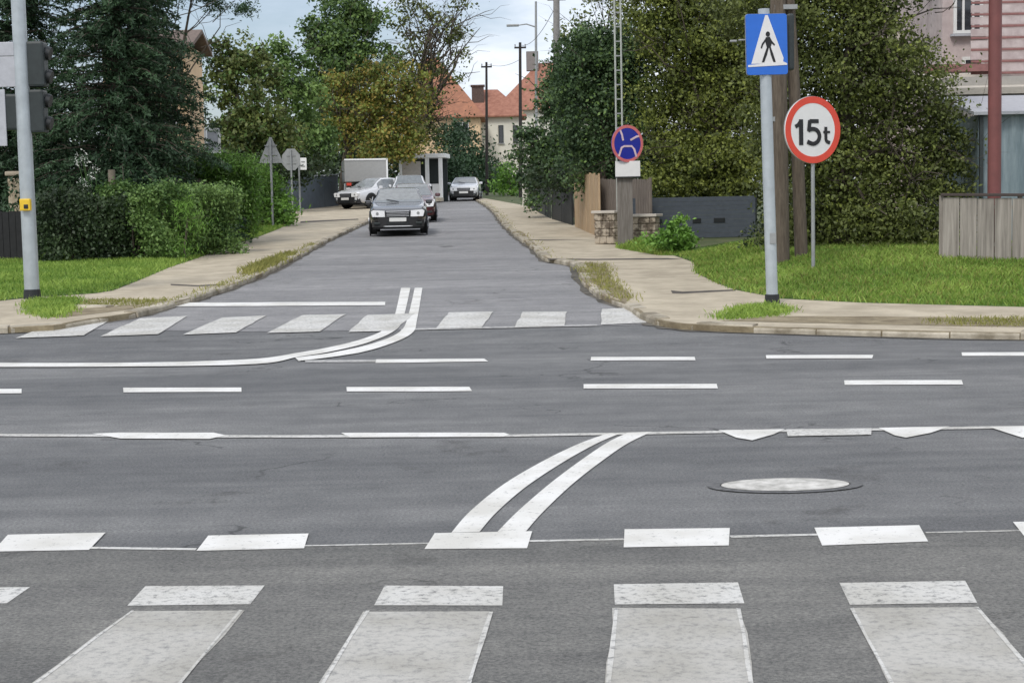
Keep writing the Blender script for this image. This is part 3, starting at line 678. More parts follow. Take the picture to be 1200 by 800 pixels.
# dark evergreens far down the street
for i, (px, tp, hw, hh, d) in enumerate(((540,180,17,30,108), (524,190,14,24,104), (558,178,15,36,112), (582,206,13,18,116), (594,205,10,18,124), (574,206,11,20,110), (530,150,18,18,128))):
    tree(('broad dark evergreen behind the far white car', 'dark evergreen bush beside the white shelter', 'tallest dark evergreen below the red roofed house', 'dark evergreen at the right edge of the white house wall', 'slim evergreen in front of the small house window', 'low dark evergreen right of the far white car', 'dark treetop above the evergreens beside the red roof')[i], d, px, [(px,tp+6,hw,hh),(px-hw*.3,tp+hh*.7,hw*.9,hh*.5),(px+hw*.35,tp+hh*.75,hw*.8,hh*.45)], 'conifer' if i not in (3,4) else 'darkgreen', lai=5, leafpx=3.2, r_tr=.15, name='evergreen_tree', cat='tree', seed=40+i, group='evergreens at the end of the street', h=HP)
tree('light green shrub beside the far right pavement', 96.0, 600, [(596,205,9,20),(603,216,8,16),(590,218,8,13)], 'bright', lai=4, leafpx=3.0, r_tr=.06, name='shrub', cat='shrub', seed=55, h=HP)

# hedges and bushes left
A = G(58,306,HP); B = G(150,304,HP)
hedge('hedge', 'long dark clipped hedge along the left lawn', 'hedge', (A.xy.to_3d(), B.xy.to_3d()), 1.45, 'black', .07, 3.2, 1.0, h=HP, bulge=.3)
A = G(150,305,HP); B = G(250,296,HP)
hedge('hedge', 'rounded mid green hedge end beside the left pavement', 'hedge', (A.xy.to_3d()+Vector((0,.1,0)), B.xy.to_3d()), 1.5, 'hedge', .065, 4.2, 1.5, h=HP, bulge=.6)
g_ = G(270,288,HP)
tree('large loose bright green bush between the hedge and the sign backs', g_.y+1.2, 265, [(240,240,40,30),(210,205,18,14),(252,225,40,34),(272,232,30,36),(235,205,32,22),(268,198,28,18),(262,258,34,16),(284,258,18,16)], 'bright', lai=5.5, leafpx=4.6, r_tr=.06, name='bush', cat='bush', seed=61, clump=.26, kind2=('mid', .35, 0), aspect=.24, h=HP, droop=.8)
tree('bright green bush directly behind the triangular sign back', 55.5, 308, [(300,215,26,26),(318,232,16,26),(285,235,26,26),(322,250,12,12),(262,205,26,18)], 'bright', lai=5.5, leafpx=3.8, r_tr=.06, name='bush', cat='bush', seed=62, clump=.26, kind2=('mid', .3, 0), aspect=.3, h=HP, droop=.8)
tree('tall reedy shrub in front of the rounded hedge', G(215,304,HP).y-.3, 214, [(214,272,20,26),(222,250,12,20)], 'bright', lai=1.3, leafpx=4.6, r_tr=.03, name='shrub', cat='shrub', seed=63, aspect=.16, h=HP, droop=2)
tree('small round shrub beside the dark bin on the left verge', G(330,266,HP).y+.5, 332, [(331,246,10,15),(336,254,7,9)], 'bright', lai=4, leafpx=3.4, r_tr=.03, name='shrub', cat='shrub', seed=64, h=HP)
tree('leafy green shrub at the end of the stone wall', 34.5, 790, [(788,272,22,17),(802,280,16,12),(774,280,15,11),(790,287,26,8)], 'bright', lai=7, leafpx=4.2, r_tr=.02, name='shrub', cat='shrub', seed=66, aspect=.55, thick=1, clump=.12)
# white flowering plant before the conifer
fb = G(102,303,HP); root = thing('flowering_plant', 'tall plant with small white flowers in front of the dark conifer', 'plant', (fb.x, fb.y+.9, HP(fb.x, fb.y+.9)))
mb = MB(); pts = []
for k in range(9):
    a = W(random.uniform(90,112), random.uniform(182,225), fb.y+.9); e = a-root.location; mb.tube([(random.uniform(-.1,.1),0,0), e*.5+Vector((.05,0,.1)), e], [.012,.009,.005], 5, False); pts.append(a)
mb.build('stems', mat('green stem', (.06,.13,.03), .7), root)
P = np.concatenate([np.array(p)+RNG.normal(size=(26,3))*[.07,.07,.06] for p in pts]); o = quads_obj('flowers', P, .05, RNG.random(len(P)), LF['flower'], root, tuple(root.location)); o.location = (0,0,0); o['kind'] = 'stuff'

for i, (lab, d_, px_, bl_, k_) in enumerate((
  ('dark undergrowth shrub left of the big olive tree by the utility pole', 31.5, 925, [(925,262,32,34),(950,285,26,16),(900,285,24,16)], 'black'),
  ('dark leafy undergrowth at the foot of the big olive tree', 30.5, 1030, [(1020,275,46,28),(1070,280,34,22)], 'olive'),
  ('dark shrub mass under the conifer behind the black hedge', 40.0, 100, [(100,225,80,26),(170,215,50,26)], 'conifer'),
  ('dark shrubs below the olive brown tree on the left', 72.0, 300, [(280,200,44,20),(325,202,34,16),(365,196,26,14)], 'black'),
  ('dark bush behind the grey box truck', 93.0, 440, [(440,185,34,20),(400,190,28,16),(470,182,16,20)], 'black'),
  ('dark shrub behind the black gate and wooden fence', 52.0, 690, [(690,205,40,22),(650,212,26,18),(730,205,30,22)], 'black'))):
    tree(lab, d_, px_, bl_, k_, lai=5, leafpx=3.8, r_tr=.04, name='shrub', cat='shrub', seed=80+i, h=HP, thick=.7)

# ================================================================ STREET FURNITURE
def rotM(rz): return Matrix.Rotation(rz, 4, 'Z')
# left traffic light pole
b = G(38,350,HP); d = b.y; s = d/FPX
tl = thing('traffic_light', 'galvanised traffic light pole with dark signal heads and yellow push button at the left edge', 'traffic light', b)
mb = MB(); mb.tube([(0,0,-.05),(0,0,6.2)], [.125,.115], 20); mb.build('pole', M_galv, tl, smooth=True)
mb = MB(); mb.tube([(0,0,-.02),(0,0,.16)], [.15,.135], 20); mb.build('pole_foot', M_black, tl, smooth=True)
def rel(px, py, dd=0): return W(px, py, d+dd)-b
p = rel(30,219+0,-.14); 
def at_px(px, py, dd=0): return rel(px, py, dd)
q = at_px(30,240,-.16); mb = MB(); mb.box((q.x, q.y, q.z), (.18,.10,.20), bev=.02); mb.build('push_button_box', M_yellow, tl)
mb = MB(); mb.box((q.x+.02, q.y-.055, q.z-.03), (.07,.02,.07), bev=.008); mb.build('push_button', M_black, tl)
for (x0,y0,x1,y1) in ((30,50,54,102),(29,106,54,156)):
    q = at_px((x0+x1)/2, (y0+y1)/2, .12); ww = (x1-x0)*s; hh = (y1-y0)*s
    mb = MB(); mb.box(q, (ww,.30,hh), bev=.04)
    h_ = mb.build('signal_head', M_dkgrey, tl)
    for k in (-.26, .26):     # hoods shading each lamp, seen from the side
        mb = MB(); c_ = q+Vector((ww*.5, .05, hh*k)); mb.tube([c_, c_+Vector((.07,0,-.02))], [.12,.11], 14); mb.build('hood', M_black, h_, smooth=True)
for (x0,y0,x1,y1,m_) in ((-22,50,16,66,M_lgrey),(-22,67,30,102,M_lgrey),(-24,106,7,171,M_lgrey)):
    q = at_px((x0+x1)/2, (y0+y1)/2, -.06); mb = MB(); mb.box(q, ((x1-x0)*s,.03,(y1-y0)*s), bev=.03)
    mb.build('backing_plate', m_, tl)
q = at_px(16,132,.06); mb = MB(); mb.box(q, (.34,.22,.6), bev=.04); mb.build('signal_head', M_dkgrey, tl)
mb = MB()
for yy in (60,100,112,150):
    q = at_px(28,yy,.0); mb = MB(); mb.box(q, (.34,.05,.04)); mb.build('bracket', M_black, tl)

# crossing sign pole
b = G(905,356,HP); d = b.y; s = d/FPX
cs = thing('crossing_sign', 'tall grey pole with blue pedestrian crossing sign at the right corner', 'road sign', b)
top = W(895,15,d)-b
mb = MB(); mb.tube([(0,0,-.05), (0,0,.05), top*.5, top+Vector((0,.0,.05))], [.095,.085,.085,.082], 18); mb.build('pole', M_galv, cs, smooth=True)
mb = MB(); mb.tube([(0,0,-.03), (0,0,.14)], [.115,.105], 16); mb.build('pole_foot', M_black, cs, smooth=True)
ctr = W(897.5,53,d)-b; ctr.y -= .10
def sign_frame(c, yaw=0, tilt=0): return Matrix.Translation(c)@Matrix.Rotation(yaw,4,'Z')@Matrix.Rotation(tilt,4,'Y')
Fm = sign_frame(ctr, R(10), R(-1.0))
def rrect(w_, h_, r_, n=5):
    o = []
    for cx, cz, a0 in ((w_/2-r_,h_/2-r_,0),(-w_/2+r_,h_/2-r_,90),(-w_/2+r_,-h_/2+r_,180),(w_/2-r_,-h_/2+r_,270)):
        for k in range(n+1):
            a = R(a0+90*k/n); o.append((cx+r_*math.cos(a), cz+r_*math.sin(a)))
    return o
sw, sh = 49*s, 69*s
mb = MB(); mb.prism(rrect(sw, sh, .035), .0, .03, Fm); pl = mb.build('sign_plate', M_blue, cs)
mb = MB(); mb.prism(rrect(sw+.012, sh+.012, .04), .031, .045, Fm); mb.build('plate_back', M_galvd, pl)
k = sh/69*1.0
def px2(pts, cx=897.5, cz=53): return [((x-cx)*s, (cz-y)*s) for x, y in pts]
mb = MB(); mb.prism(px2([(896,20),(899,20),(917,69),(916,75),(882,75),(878,75)]), -.004, .0, Fm); mb.build('white_triangle', M_sgnw, pl)
# walking figure: torso, legs, arms, head
mb = MB()
mb.prism([(x, z) for x, z in ell((898.6-897.5)*s, (53-41.5)*s, 2.6*s, 3.0*s, 16)], -.008, -.0045, Fm)
mb.prism(px2([(896,45),(901,44.5),(903,52),(901.5,57),(897,57),(895.5,51)]), -.008, -.0045, Fm)
mb.prism(px2([(897,56.5),(899.5,56.5),(897,65),(893.5,73.5),(890.5,73.5),(894,64)]), -.008, -.0045, Fm)
mb.prism(px2([(899.7,56.5),(901.8,56.5),(904.5,64),(907.5,73.5),(904.5,73.5),(901.5,65)]), -.008, -.0045, Fm)
mb.prism(px2([(896,46),(897,48),(892.5,54),(891,58),(889.6,57),(891,52.5)]), -.008, -.0045, Fm)
mb.prism(px2([(901.2,45.5),(903.5,49.5),(907,53.5),(906,55),(902.3,51.5)]), -.008, -.0045, Fm)
mb.build('walking_figure', M_sgnk, pl)
mb = MB(); mb.prism(px2([(874,76.3),(917,73.2),(921,75.2),(921,77),(874,78.6)]), -.007, -.0005, Fm); mb.build('white_stripe', M_sgnw, pl)
mb = MB(); q = W(866,47,d)-b; mb.tube([(q.x,q.y+.05,q.z),(ctr.x,q.y+.05,q.z+.01)], .014, 8); q2 = W(860,48,d)-b; mb.box((q2.x, q2.y+.05, q2.z), (.10,.06,.03), bev=.01)
mb.build('bracket', M_galvd, cs); mb = MB()
q = W(924,78,d)-b; mb.tube([(ctr.x,q.y+.06,q.z),(q.x,q.y+.06,q.z)], .014, 8)
mb.build('bracket', M_galvd, cs)
for zz in (.25, -.25):
    mb = MB(); mb.tube([(ctr.x,-.0,ctr.z+zz-.025),(ctr.x,-.0,ctr.z+zz+.025)], .098, 16); mb.build('clamp', M_galvd, cs)
mb = MB(); mb.box((.0,-.088,.95), (.09,.012,.16), bev=.004); mb.build('inspection_cover', M_galvd, cs)
mb = MB(); q = W(925.5,50,d+.15)-b; mb.box(q, (.10,.20,.80), bev=.03); mb.build('signal_back', M_dkgrey, cs)

# wooden utility pole behind with strut
d = 27.5; x0 = W(915,300,d); hb = H(x0.x, d); s = d/FPX
up = thing('utility_pole', 'old dark wooden utility pole with strut behind the crossing sign', 'utility pole', (x0.x,d,hb))
mb = MB(); mb.tube([(0,0,-.1),(-.02,0,4),(-.05,0,8.5)], [.16,.14,.11], 12); mb.build('pole', M_woodpole, up, smooth=True)
mb = MB(); mb.tube([(.42,.25,-.1),(.34,.2,2.2),(.02,.05,7.5)], [.12,.11,.09], 12); mb.build('strut', M_woodpole, up, smooth=True)
mb = MB(); mb.box((.12,-.06,2.55), (.55,.1,.08)); mb.build('cross_brace', M_galvd, up)
mb = MB(); mb.box((.10,-.06,4.5), (.4,.1,.08)); mb.build('cross_brace', M_galvd, up)

# weight limit sign
d = 26.0; x0 = W(953,313,d); s = d/FPX; hb = H(x0.x,d)
ws = thing('weight_limit_sign', 'round red bordered 15t weight limit sign on a thin grey post', 'road sign', (x0.x,d,hb))
b = Vector((x0.x,d,hb)); ctr = W(952,152.5,d)-b; ctr.y -= .05
mb = MB(); mb.tube([(0,0,-.1),(0,0,ctr.z+.35)], .032, 12); mb.build('post', M_galvd, ws, smooth=True)
Rr = 38.5*s
Fm = sign_frame(ctr, R(24), 0); XS = 1/math.cos(R(24))*35/38.5
def circ(r_, n=56): return [(r_*math.cos(2*math.pi*k/n)*XS, r_*math.sin(2*math.pi*k/n)) for k in range(n)]
mb = MB(); mb.prism(circ(Rr), 0, .025, Fm); pl = mb.build('sign_plate', M_sgnw, ws)
mb = MB(); n = 56; o_, i_ = circ(Rr), circ(Rr*.80)
vs = [Fm@Vector((x,-.004,z)) for x,z in o_]+[Fm@Vector((x,-.004,z)) for x,z in i_]+[Fm@Vector((x,.0,z)) for x,z in o_]+[Fm@Vector((x,.0,z)) for x,z in i_]
mb.add(vs, [(k,(k+1)%n,(k+1)%n+n,k+n) for k in range(n)]+[(k,(k+1)%n,(k+1)%n+2*n,k+2*n) for k in range(n)]+[(k+n,(k+1)%n+n,(k+1)%n+3*n,k+3*n) for k in range(n)]); mb.build('red_border', M_red, pl)
mb = MB(); mb.prism(circ(Rr*1.012), .026, .04, Fm); mb.build('plate_back', M_galvd, pl)
def stroke(mb, pts, wd, Fm, y0=-.009, y1=-.0045):
    P = [Vector(p) for p in pts]
    L_ = []; R_ = []
    for i, p in enumerate(P):
        t = (P[min(i+1,len(P)-1)]-P[max(i-1,0)]).normalized(); n_ = Vector((-t.y,t.x))*wd/2; L_.append(tuple(p+n_)); R_.append(tuple(p-n_))
    for i in range(len(P)-1):
        mb.prism([L_[i],L_[i+1],R_[i+1],R_[i]], y0-.00002*i, y1, Fm)
def sp(pts, cx=952, cz=152.5): return [((x-cx)*s/math.cos(R(24)), (cz-y)*s) for x, y in pts]
mb = MB()
stroke(mb, sp([(929.5,149),(933,147),(936.8,142)]), 4.5*s, Fm); stroke(mb, sp([(936.6,140.5),(936.8,170)]), 5.6*s, Fm, -.0097)
mb.build('digit_one', M_sgnk, pl)
mb = MB()
stroke(mb, sp([(959,142.5),(947.5,142.5)]), 4.6*s, Fm); stroke(mb, sp([(947.8,141.5),(946.5,154)]), 4.8*s, Fm, -.0097)
stroke(mb, smooth_line(sp([(945.8,153.2),(951,151.4),(957,153.2),(960,159),(958,165.5),(952,168.6),(944.5,166)]), 4), 4.8*s, Fm, -.0104)
mb.build('digit_five', M_sgnk, pl)
mb = MB()
stroke(mb, smooth_line(sp([(968.2,149),(968.2,158),(968.8,165),(973.5,167.5)]), 4), 4.0*s, Fm); stroke(mb, sp([(965,155),(973.5,155)]), 2.6*s, Fm, -.0099)
mb.build('letter_t', M_sgnk, pl)

# no stopping sign with its plate on a timber post
d = 37.6; x0 = W(733,262,d); s = d/FPX; hb = H(x0.x,d); b = Vector((x0.x,d,hb))
ns = thing('no_stopping_sign', 'blue and red no stopping sign above a blank white plate on a broad post', 'road sign', b)
mb = MB(); q0 = W(731,262,d)-b; q1 = W(731,190,d)-b; mb.box((0,.08,q1.z/2), (18*s,.10,q1.z), bev=.01)
mb.build('post', mat('grey weathered boards', (.13,.115,.10), .9, col2=(.21,.19,.17), scale=5, stretch=(5,5,.5)), ns)
mb = MB(); mb.tube([(.12,.1,0),(.12,.1,(W(742,150,d)-b).z)], .03, 10); mb.build('pole', M_galvd, ns, smooth=True)
ctr = W(735,168.5,d)-b; ctr.y -= .06; Rr = 21.5*s; Fm = sign_frame(ctr, R(20), 0); XS = 1/math.cos(R(20))*18.8/21.5
mb = MB(); mb.prism(circ(Rr), 0, .025, Fm); pl = mb.build('sign_plate', M_dblue, ns)
mb = MB(); o_, i_ = circ(Rr), circ(Rr*.84); n = 56
vs = [Fm@Vector((x,-.005,z)) for x,z in o_]+[Fm@Vector((x,-.005,z)) for x,z in i_]+[Fm@Vector((x,.0,z)) for x,z in o_]
mb.add(vs, [(k,(k+1)%n,(k+1)%n+n,k+n) for k in range(n)]+[(k,(k+1)%n,(k+1)%n+2*n,k+2*n) for k in range(n)]); mb.build('red_border', M_pink, pl)
def sp2(pts): return [((x-735)*s/math.cos(R(20)), (168.5-y)*s) for x, y in pts]
for qq in ([(726.5,153),(728.5,158),(729.8,165)], [(738.5,164.5),(746,160.5),(749,160)], [(724.5,183),(728,173),(731,171.5),(740,171.5),(743,175),(745.5,184)]):
    mb = MB(); stroke(mb, sp2(qq), 2.3*s, Fm); mb.build('cross_line', mat('faded pinkish white', (.66,.5,.55), .5), pl)
q = W(735.5,198,d)-b; mb = MB(); mb.box((q.x,q.y-.04,q.z), (29*s,.02,18*s), bev=.008); pp = mb.build('lower_plate', M_sgnw, ns)
mb = MB(); z0 = q.z-9.6*s; mb.box((q.x,q.y-.045,z0), (30*s,.03,1.4*s)); mb.build('plate_rim', M_black, pp)

# thin twin steel pole rising above it
d = 39.2; x0 = W(727,250,d); s = d/FPX; hb = H(x0.x,d)
tp = thing('lattice_pole', 'tall thin twin tube pole rising behind the no stopping sign', 'utility pole', (x0.x,d,hb))
for dx in (-3.4*s, 3.6*s):
    mb = MB(); mb.tube([(dx,0,-.1),(dx,0,9)], .024, 8); mb.build('rail', mat('pale steel', (.40,.42,.38), .5, metal=.2), tp, smooth=True)
for k in range(24): mb = MB(); mb.box((0,0,.4+k*.36), (7*s,.03,.03)); mb.build('rung', M_galvd, tp)

# sign backs on the left pavement
def sign_back(label, px, base_y, shape, cx, cy, wpx, hpx, col, group):
    b = G(px, base_y, HP); s = b.y/FPX
    root = thing('road_sign', label, 'road sign', b, 0, group)
    c_ = W(cx, cy, b.y)-b; mb = MB(); mb.tube([(0,0,-.05),(0,0,c_.z+hpx*s*.45)], .04, 10); mb.build('post', M_galvd, root, smooth=True)
    mb = MB()
    if shape == 'tri': poly = [(-wpx*s/2,-hpx*s/2),(wpx*s/2,-hpx*s/2),(wpx*s*.04,hpx*s/2),(-wpx*s*.04,hpx*s/2)]
    elif shape == 'oct': poly = [(wpx*s/2*math.cos(R(22.5+45*k))*1.08, hpx*s/2*math.sin(R(22.5+45*k))*1.08) for k in range(8)]
    else: poly = rrect(wpx*s, hpx*s, .03)
    mb.prism(poly, .05, .075, Matrix.Translation(c_)); p_ = mb.build('sign_back', col, root)
    for z in (-.18, .18): mb = MB(); mb.box((c_.x, c_.y+.035, c_.z+hpx*s*z), (wpx*s*.5,.03,.035)); mb.build('clamp', M_galvd, p_)
    return root
SB = 'backs of road signs on the left pavement'
sign_back('grey back of the triangular sign on the left verge, nearest of the sign backs', 320, 266, 'tri', 317, 176, 29, 30, M_galvd, SB)
sign_back('grey back of the eight sided sign right of the triangular one', 343, 250, 'oct', 341, 187, 21, 25, M_galvd, SB)
sign_back('small white rectangular plate on its own thin post right of the sign backs', 352, 249, 'rect', 355, 192, 8, 14, M_white, None)

# bin
b = G(322,263,HP); s = b.y/FPX; bn = thing('litter_bin', 'dark litter bin beside the triangular sign post', 'bin', (b.x+.12,b.y+.3,b.z))
mb = MB(); mb.tube([(0,0,.0),(0,0,.05),(0,0,.78)], [.17,.18,.24], 16); mb.build('bin_body', M_black, bn, smooth=True)
mb = MB(); mb.tube([(0,0,.78),(0,0,.82),(0,0,.87)], [.26,.26,.18], 16); mb.build('lid', M_dkgrey, bn, smooth=True)

# background poles
def upole(label, px, d, top, lamp=None, r_=.11, m_=None, name='utility_pole', cat='utility pole'):
    p = W(px, 200, d); b = Vector((p.x, d, HP(p.x,d))); t_ = W(px, top, d)-b
    root = thing(name, label, cat, b)
    mb = MB(); mb.tube([(0,0,-.1),(t_.x*.5,0,t_.z*.5),(t_.x,0,t_.z)], [r_*1.2,r_,r_*.8], 10); mb.build('pole', m_ or M_black, root, smooth=True)
    if lamp:
        e = W(lamp[0], lamp[1], d)-b; s_ = W(px, lamp[1]+2, d)-b
        mb = MB(); mb.tube([s_, s_.lerp(e,.5)+Vector((0,0,.12)), e], [.04,.035,.03], 8); mb.build('arm', M_galvd, root, smooth=True)
        mb = MB(); mb.box(e+Vector((-.25 if lamp[0] < px else .25,0,0)), (.7,.25,.12), bev=.04); mb.build('lamp_head', M_galvd, root)
    else:
        mb = MB(); mb.box((t_.x,0,t_.z-.3), (.7,.1,.1)); a_ = mb.build('crossarm', m_ or M_black, root)
        for q in (-.3,0,.3): mb = MB(); mb.tube([(t_.x+q,0,t_.z-.26),(t_.x+q,0,t_.z-.1)], [.03,.045], 8); mb.build('insulator', M_lgrey, a_)
    return root
M_pole = mat('dark tarred pole', (.028,.024,.022), .8, var=.2)
upole('slim dark pole in front of the red roof, left of the two', 570, 100, 73, m_=M_pole, r_=.09)
upole('leaning dark pole rising right of the white house wall', 609.5, 92, 50, m_=M_pole, r_=.1)
upole('thin street lamp pole with arm above the far roof', 628, 88, 2, lamp=(606,30), m_=M_galvd, r_=.08, name='street_lamp', cat='street lamp')
upole('thick grey concrete pole above the dark street trees', 652, 60, -10, m_=mat('grey concrete pole', (.19,.18,.17), .85, col2=(.28,.27,.26)), r_=.15)
# overhead cables
def cable(label, a, b, sag=.4, r_=.012):
    P = [a.lerp(b, k/14)-Vector((0,0,sag*4*(k/14)*(1-k/14))) for k in range(15)]
    mb = MB(); mb.tube(P, r_, 5); o = mb.build('overhead_cable', M_black, None); o.location = (0,0,0); return tag(o, label, 'cable', 'overhead cables')
cable('cable between the two dark poles in front of the red roofs', W(570,75,100), W(609,70,92), .25)
cable('cable from the leaning dark pole towards the thick concrete pole', W(609,53,92), W(652,6,60), .5)

# ================================================================ LEFT: fence, post, houses
M_slate = mat('slate blue fence metal', (.10,.125,.15), .55, var=.12, scale=3)
def panel_fence(name, label, a, b, hgt, m_, board=.14, h=H, cat='fence', posts=2.2, vertical=True, base=0, gap=.012, capm=None):
    a = Vector((a[0],a[1],0)); b = Vector((b[0],b[1],0)); u = (b-a); ln = u.length; u /= ln; ang = math.atan2(u.y,u.x)
    root = thing(name, label, cat, (a.x,a.y,h(a.x,a.y)), 0)
    mb = MB(); n = max(1, int(ln/board)); z0 = root.location.z
    for k in range(n):
        p = a+u*((k+.5)*ln/n); z = h(p.x,p.y)-z0
        hh = hgt*random.uniform(.985,1.01)
        mb.box((p.x-a.x, p.y-a.y+random.uniform(-.004,.004), z+base+hh/2), (ln/n-gap, .03, hh), rz=ang)
    mb.build('boards', m_, root)
    np_ = max(1, int(ln/posts))
    for k in range(np_+1):
        p = a+u*(ln*k/np_); z = h(p.x,p.y)-z0; mb = MB(); mb.box((p.x-a.x, p.y-a.y+.05, z+(hgt+.04)/2), (.08,.06,hgt+.04), rz=ang, bev=.008); mb.build('post', m_, root)
    mb = MB()
    for zz in (.25,.85):
        pa, pb = a, b; c_ = (a+b)/2; z = (h(a.x,a.y)+h(b.x,b.y))/2-z0
        tl_ = math.atan2(h(b.x,b.y)-h(a.x,a.y), ln)
        Mx = Matrix.Translation((c_.x-a.x, c_.y-a.y+.035, z+hgt*zz))@Matrix.Rotation(ang,4,'Z')@Matrix.Rotation(-tl_,4,'Y')
        mb.box((0,0,0), (ln,.03,.06), M=Mx)
    mb.build('rails', m_, root)
    if capm:
        c_ = (a+b)/2; z = (h(a.x,a.y)+h(b.x,b.y))/2-z0; tl_ = math.atan2(h(b.x,b.y)-h(a.x,a.y), ln)
        Mx = Matrix.Translation((c_.x-a.x, c_.y-a.y, z+hgt+.05))@Matrix.Rotation(ang,4,'Z')@Matrix.Rotation(-tl_,4,'Y')
        mb = MB(); mb.box((0,0,0), (ln+.06,.12,.05), M=Mx, bev=.01); mb.build('cap', capm, root)
    return root
a = G(322,249,HP); b = G(396,241,HP)
panel_fence('metal_fence', 'blue grey metal fence with pale top rail behind the sign backs', a, b, 37*((a.y+b.y)/2)/FPX, M_slate, .12, HP, capm=M_lgrey)
a = G(-70,306,HP); b = G(44,306,HP)
panel_fence('board_fence', 'black solid board fence at the left edge behind the lawn', a, b, 1.2, mat('black stained boards', (.012,.012,.013), .8, var=.3), .18, HP)
# beige gate pillar and timber post
a = G(22,300,HP); d = a.y+1.5; p = W(22,240,d)
gpil = thing('gate_pillar', 'weathered beige stone pillar above the black fence', 'pillar', (p.x,d,HP(p.x,d)))
top = (W(22,200,d)-gpil.location).z
mb = MB(); mb.box((0,0,top/2-.1), (.42,.4,top-.2), bev=.04); mb.build('shaft', mat('beige stone', (.36,.29,.2), .9, col2=(.5,.43,.32), bump=.6, bscale=12), gpil)
mb = MB(); mb.box((0,0,top-.08), (.52,.5,.12), bev=.04); mb.build('cap', mat('beige stone cap', (.4,.34,.26), .9, var=.1), gpil)
d = G(150,304,HP).y+.9; p = W(132,240,d); o_ = Vector((p.x,d,HP(p.x,d))); top = (W(132,199,d)-o_).z
mb = MB(); mb.tube([(0,0,-.05),(0,0,top*.6),(.01,0,top)], [.095,.09,.085], 10); po = mb.build('timber_post', mat('grey brown timber', (.14,.12,.09), .9, col2=(.2,.17,.13)), None, smooth=True); po.location = o_
tag(po, 'grey weathered timber post rising behind the dark hedge', 'post')

M_cream = mat('cream render', (.68,.49,.31), .9, var=.1, scale=1.2)
M_whitewall = mat('white render', (.68,.66,.58), .9, var=.06, scale=.8)
M_tile = mat('red roof tiles', (.25,.105,.070), .85, col2=(.37,.175,.12), scale=2.5, bump=.4, bscale=14)
M_glass = mat('dark window glass', (.02,.025,.03), .12, var=.2, spec=.8)
M_frame = mat('white window frame', (.70,.70,.68), .5, var=.04)
def window(parent, Mx, w_, h_, name='window', bars=1, fm=None):
    mb = MB(); t_ = .07
    for q in (((0,0,h_/2-t_/2),(w_,.07,t_)), ((0,0,-h_/2+t_/2),(w_,.07,t_)), ((-w_/2+t_/2,0,0),(t_,.07,h_-2*t_)), ((w_/2-t_/2,0,0),(t_,.07,h_-2*t_))): mb.box(q[0], q[1], M=Mx)
    for k in range(bars): mb.box((w_*((k+1)/(bars+1)-.5),.005,0), (.05,.06,h_-2*t_), M=Mx)
    o = mb.build(name, fm or M_frame, parent)
    mb = MB(); mb.box((0,.02,0), (w_-2*t_,.02,h_-2*t_), M=Mx); mb.build('pane', M_glass, o)
    mb = MB(); mb.box((0,-.05,-h_/2-.04), (w_+.14,.16,.05), M=Mx); mb.build('sill', M_lgrey, o)
    return o
def gable(mb, w_, dp, z0, ze, zr, ov=.4, th=.14, axis='x'):
    """two pitched slabs, ridge along local x (or y)"""
    if axis == 'x':
        for sgn in (-1,1):
            y0, y1 = sgn*(dp/2+ov), 0; sl_ = (zr-ze)/(dp/2); zE = ze-ov*sl_
            mb.add([(-w_/2-ov,y0,zE),(w_/2+ov,y0,zE),(w_/2+ov,0,zr),(-w_/2-ov,0,zr),(-w_/2-ov,y0,zE+th),(w_/2+ov,y0,zE+th),(w_/2+ov,0,zr+th),(-w_/2-ov,0,zr+th)], [(0,1,2,3),(4,5,6,7),(0,1,5,4),(1,2,6,5),(2,3,7,6),(3,0,4,7)])
    else:
        for sgn in (-1,1):
            x0, sl_ = sgn*(w_/2+ov), (zr-ze)/(w_/2); zE = ze-ov*sl_
            mb.add([(x0,-dp/2-ov,zE),(x0,dp/2+ov,zE),(0,dp/2+ov,zr),(0,-dp/2-ov,zr),(x0,-dp/2-ov,zE+th),(x0,dp/2+ov,zE+th),(0,dp/2+ov,zr+th),(0,-dp/2-ov,zr+th)], [(0,1,2,3),(4,5,6,7),(0,1,5,4),(1,2,6,5),(2,3,7,6),(3,0,4,7)])
def walls(mb, w_, dp, z0, ze, zr=None, axis='x'):
    mb.box((0,0,(z0+ze)/2), (w_,dp,ze-z0))
    if zr:
        if axis == 'x':
            for x in (-w_/2,w_/2-.2): mb.add([(x,-dp/2,ze),(x,dp/2,ze),(x,0,zr),(x+.2,-dp/2,ze),(x+.2,dp/2,ze),(x+.2,0,zr)], [(0,1,2),(3,4,5),(0,2,5,3),(1,2,5,4),(0,1,4,3)])
        else:
            for y in (-dp/2,dp/2-.2): mb.add([(-w_/2,y,ze),(w_/2,y,ze),(0,y,zr),(-w_/2,y+.2,ze),(w_/2,y+.2,ze),(0,y+.2,zr)], [(0,1,2),(3,4,5),(0,2,5,3),(1,2,5,4),(0,1,4,3)])
# cream house behind the conifer
d = 56; c0 = W(224,240,d); w_ = 3.0; z = HP(0,d); s = d/FPX
ch = thing('house', 'cream rendered house showing between the conifer and the olive tree', 'house', (c0.x-w_/2,d+1.5,z))
ze = (W(226,52,d)-Vector((0,0,z))).z
mb = MB(); walls(mb, w_, 3, 0, ze); wl = mb.build('wall', M_cream, ch)
mb = MB(); gable(mb, w_, 3, 0, ze, ze+.55, .35); mb.build('roof', mat('brown roof', (.16,.12,.10), .85, var=.2), ch)
for zz in (1.5, 4.4):
    window(ch, Matrix.Translation((w_/2-.62,-1.52,zz)), .5, 1.2, bars=0, fm=mat('red window trim', (.25,.06,.04), .6))
for x in (-.05,.45): mb = MB(); mb.box((w_/2-.5+x*.7,-1.55,ze/2), (.10,.06,ze-.1)); mb.build('pilaster', mat('dark cream trim', (.38,.27,.16), .9, var=.06), ch)
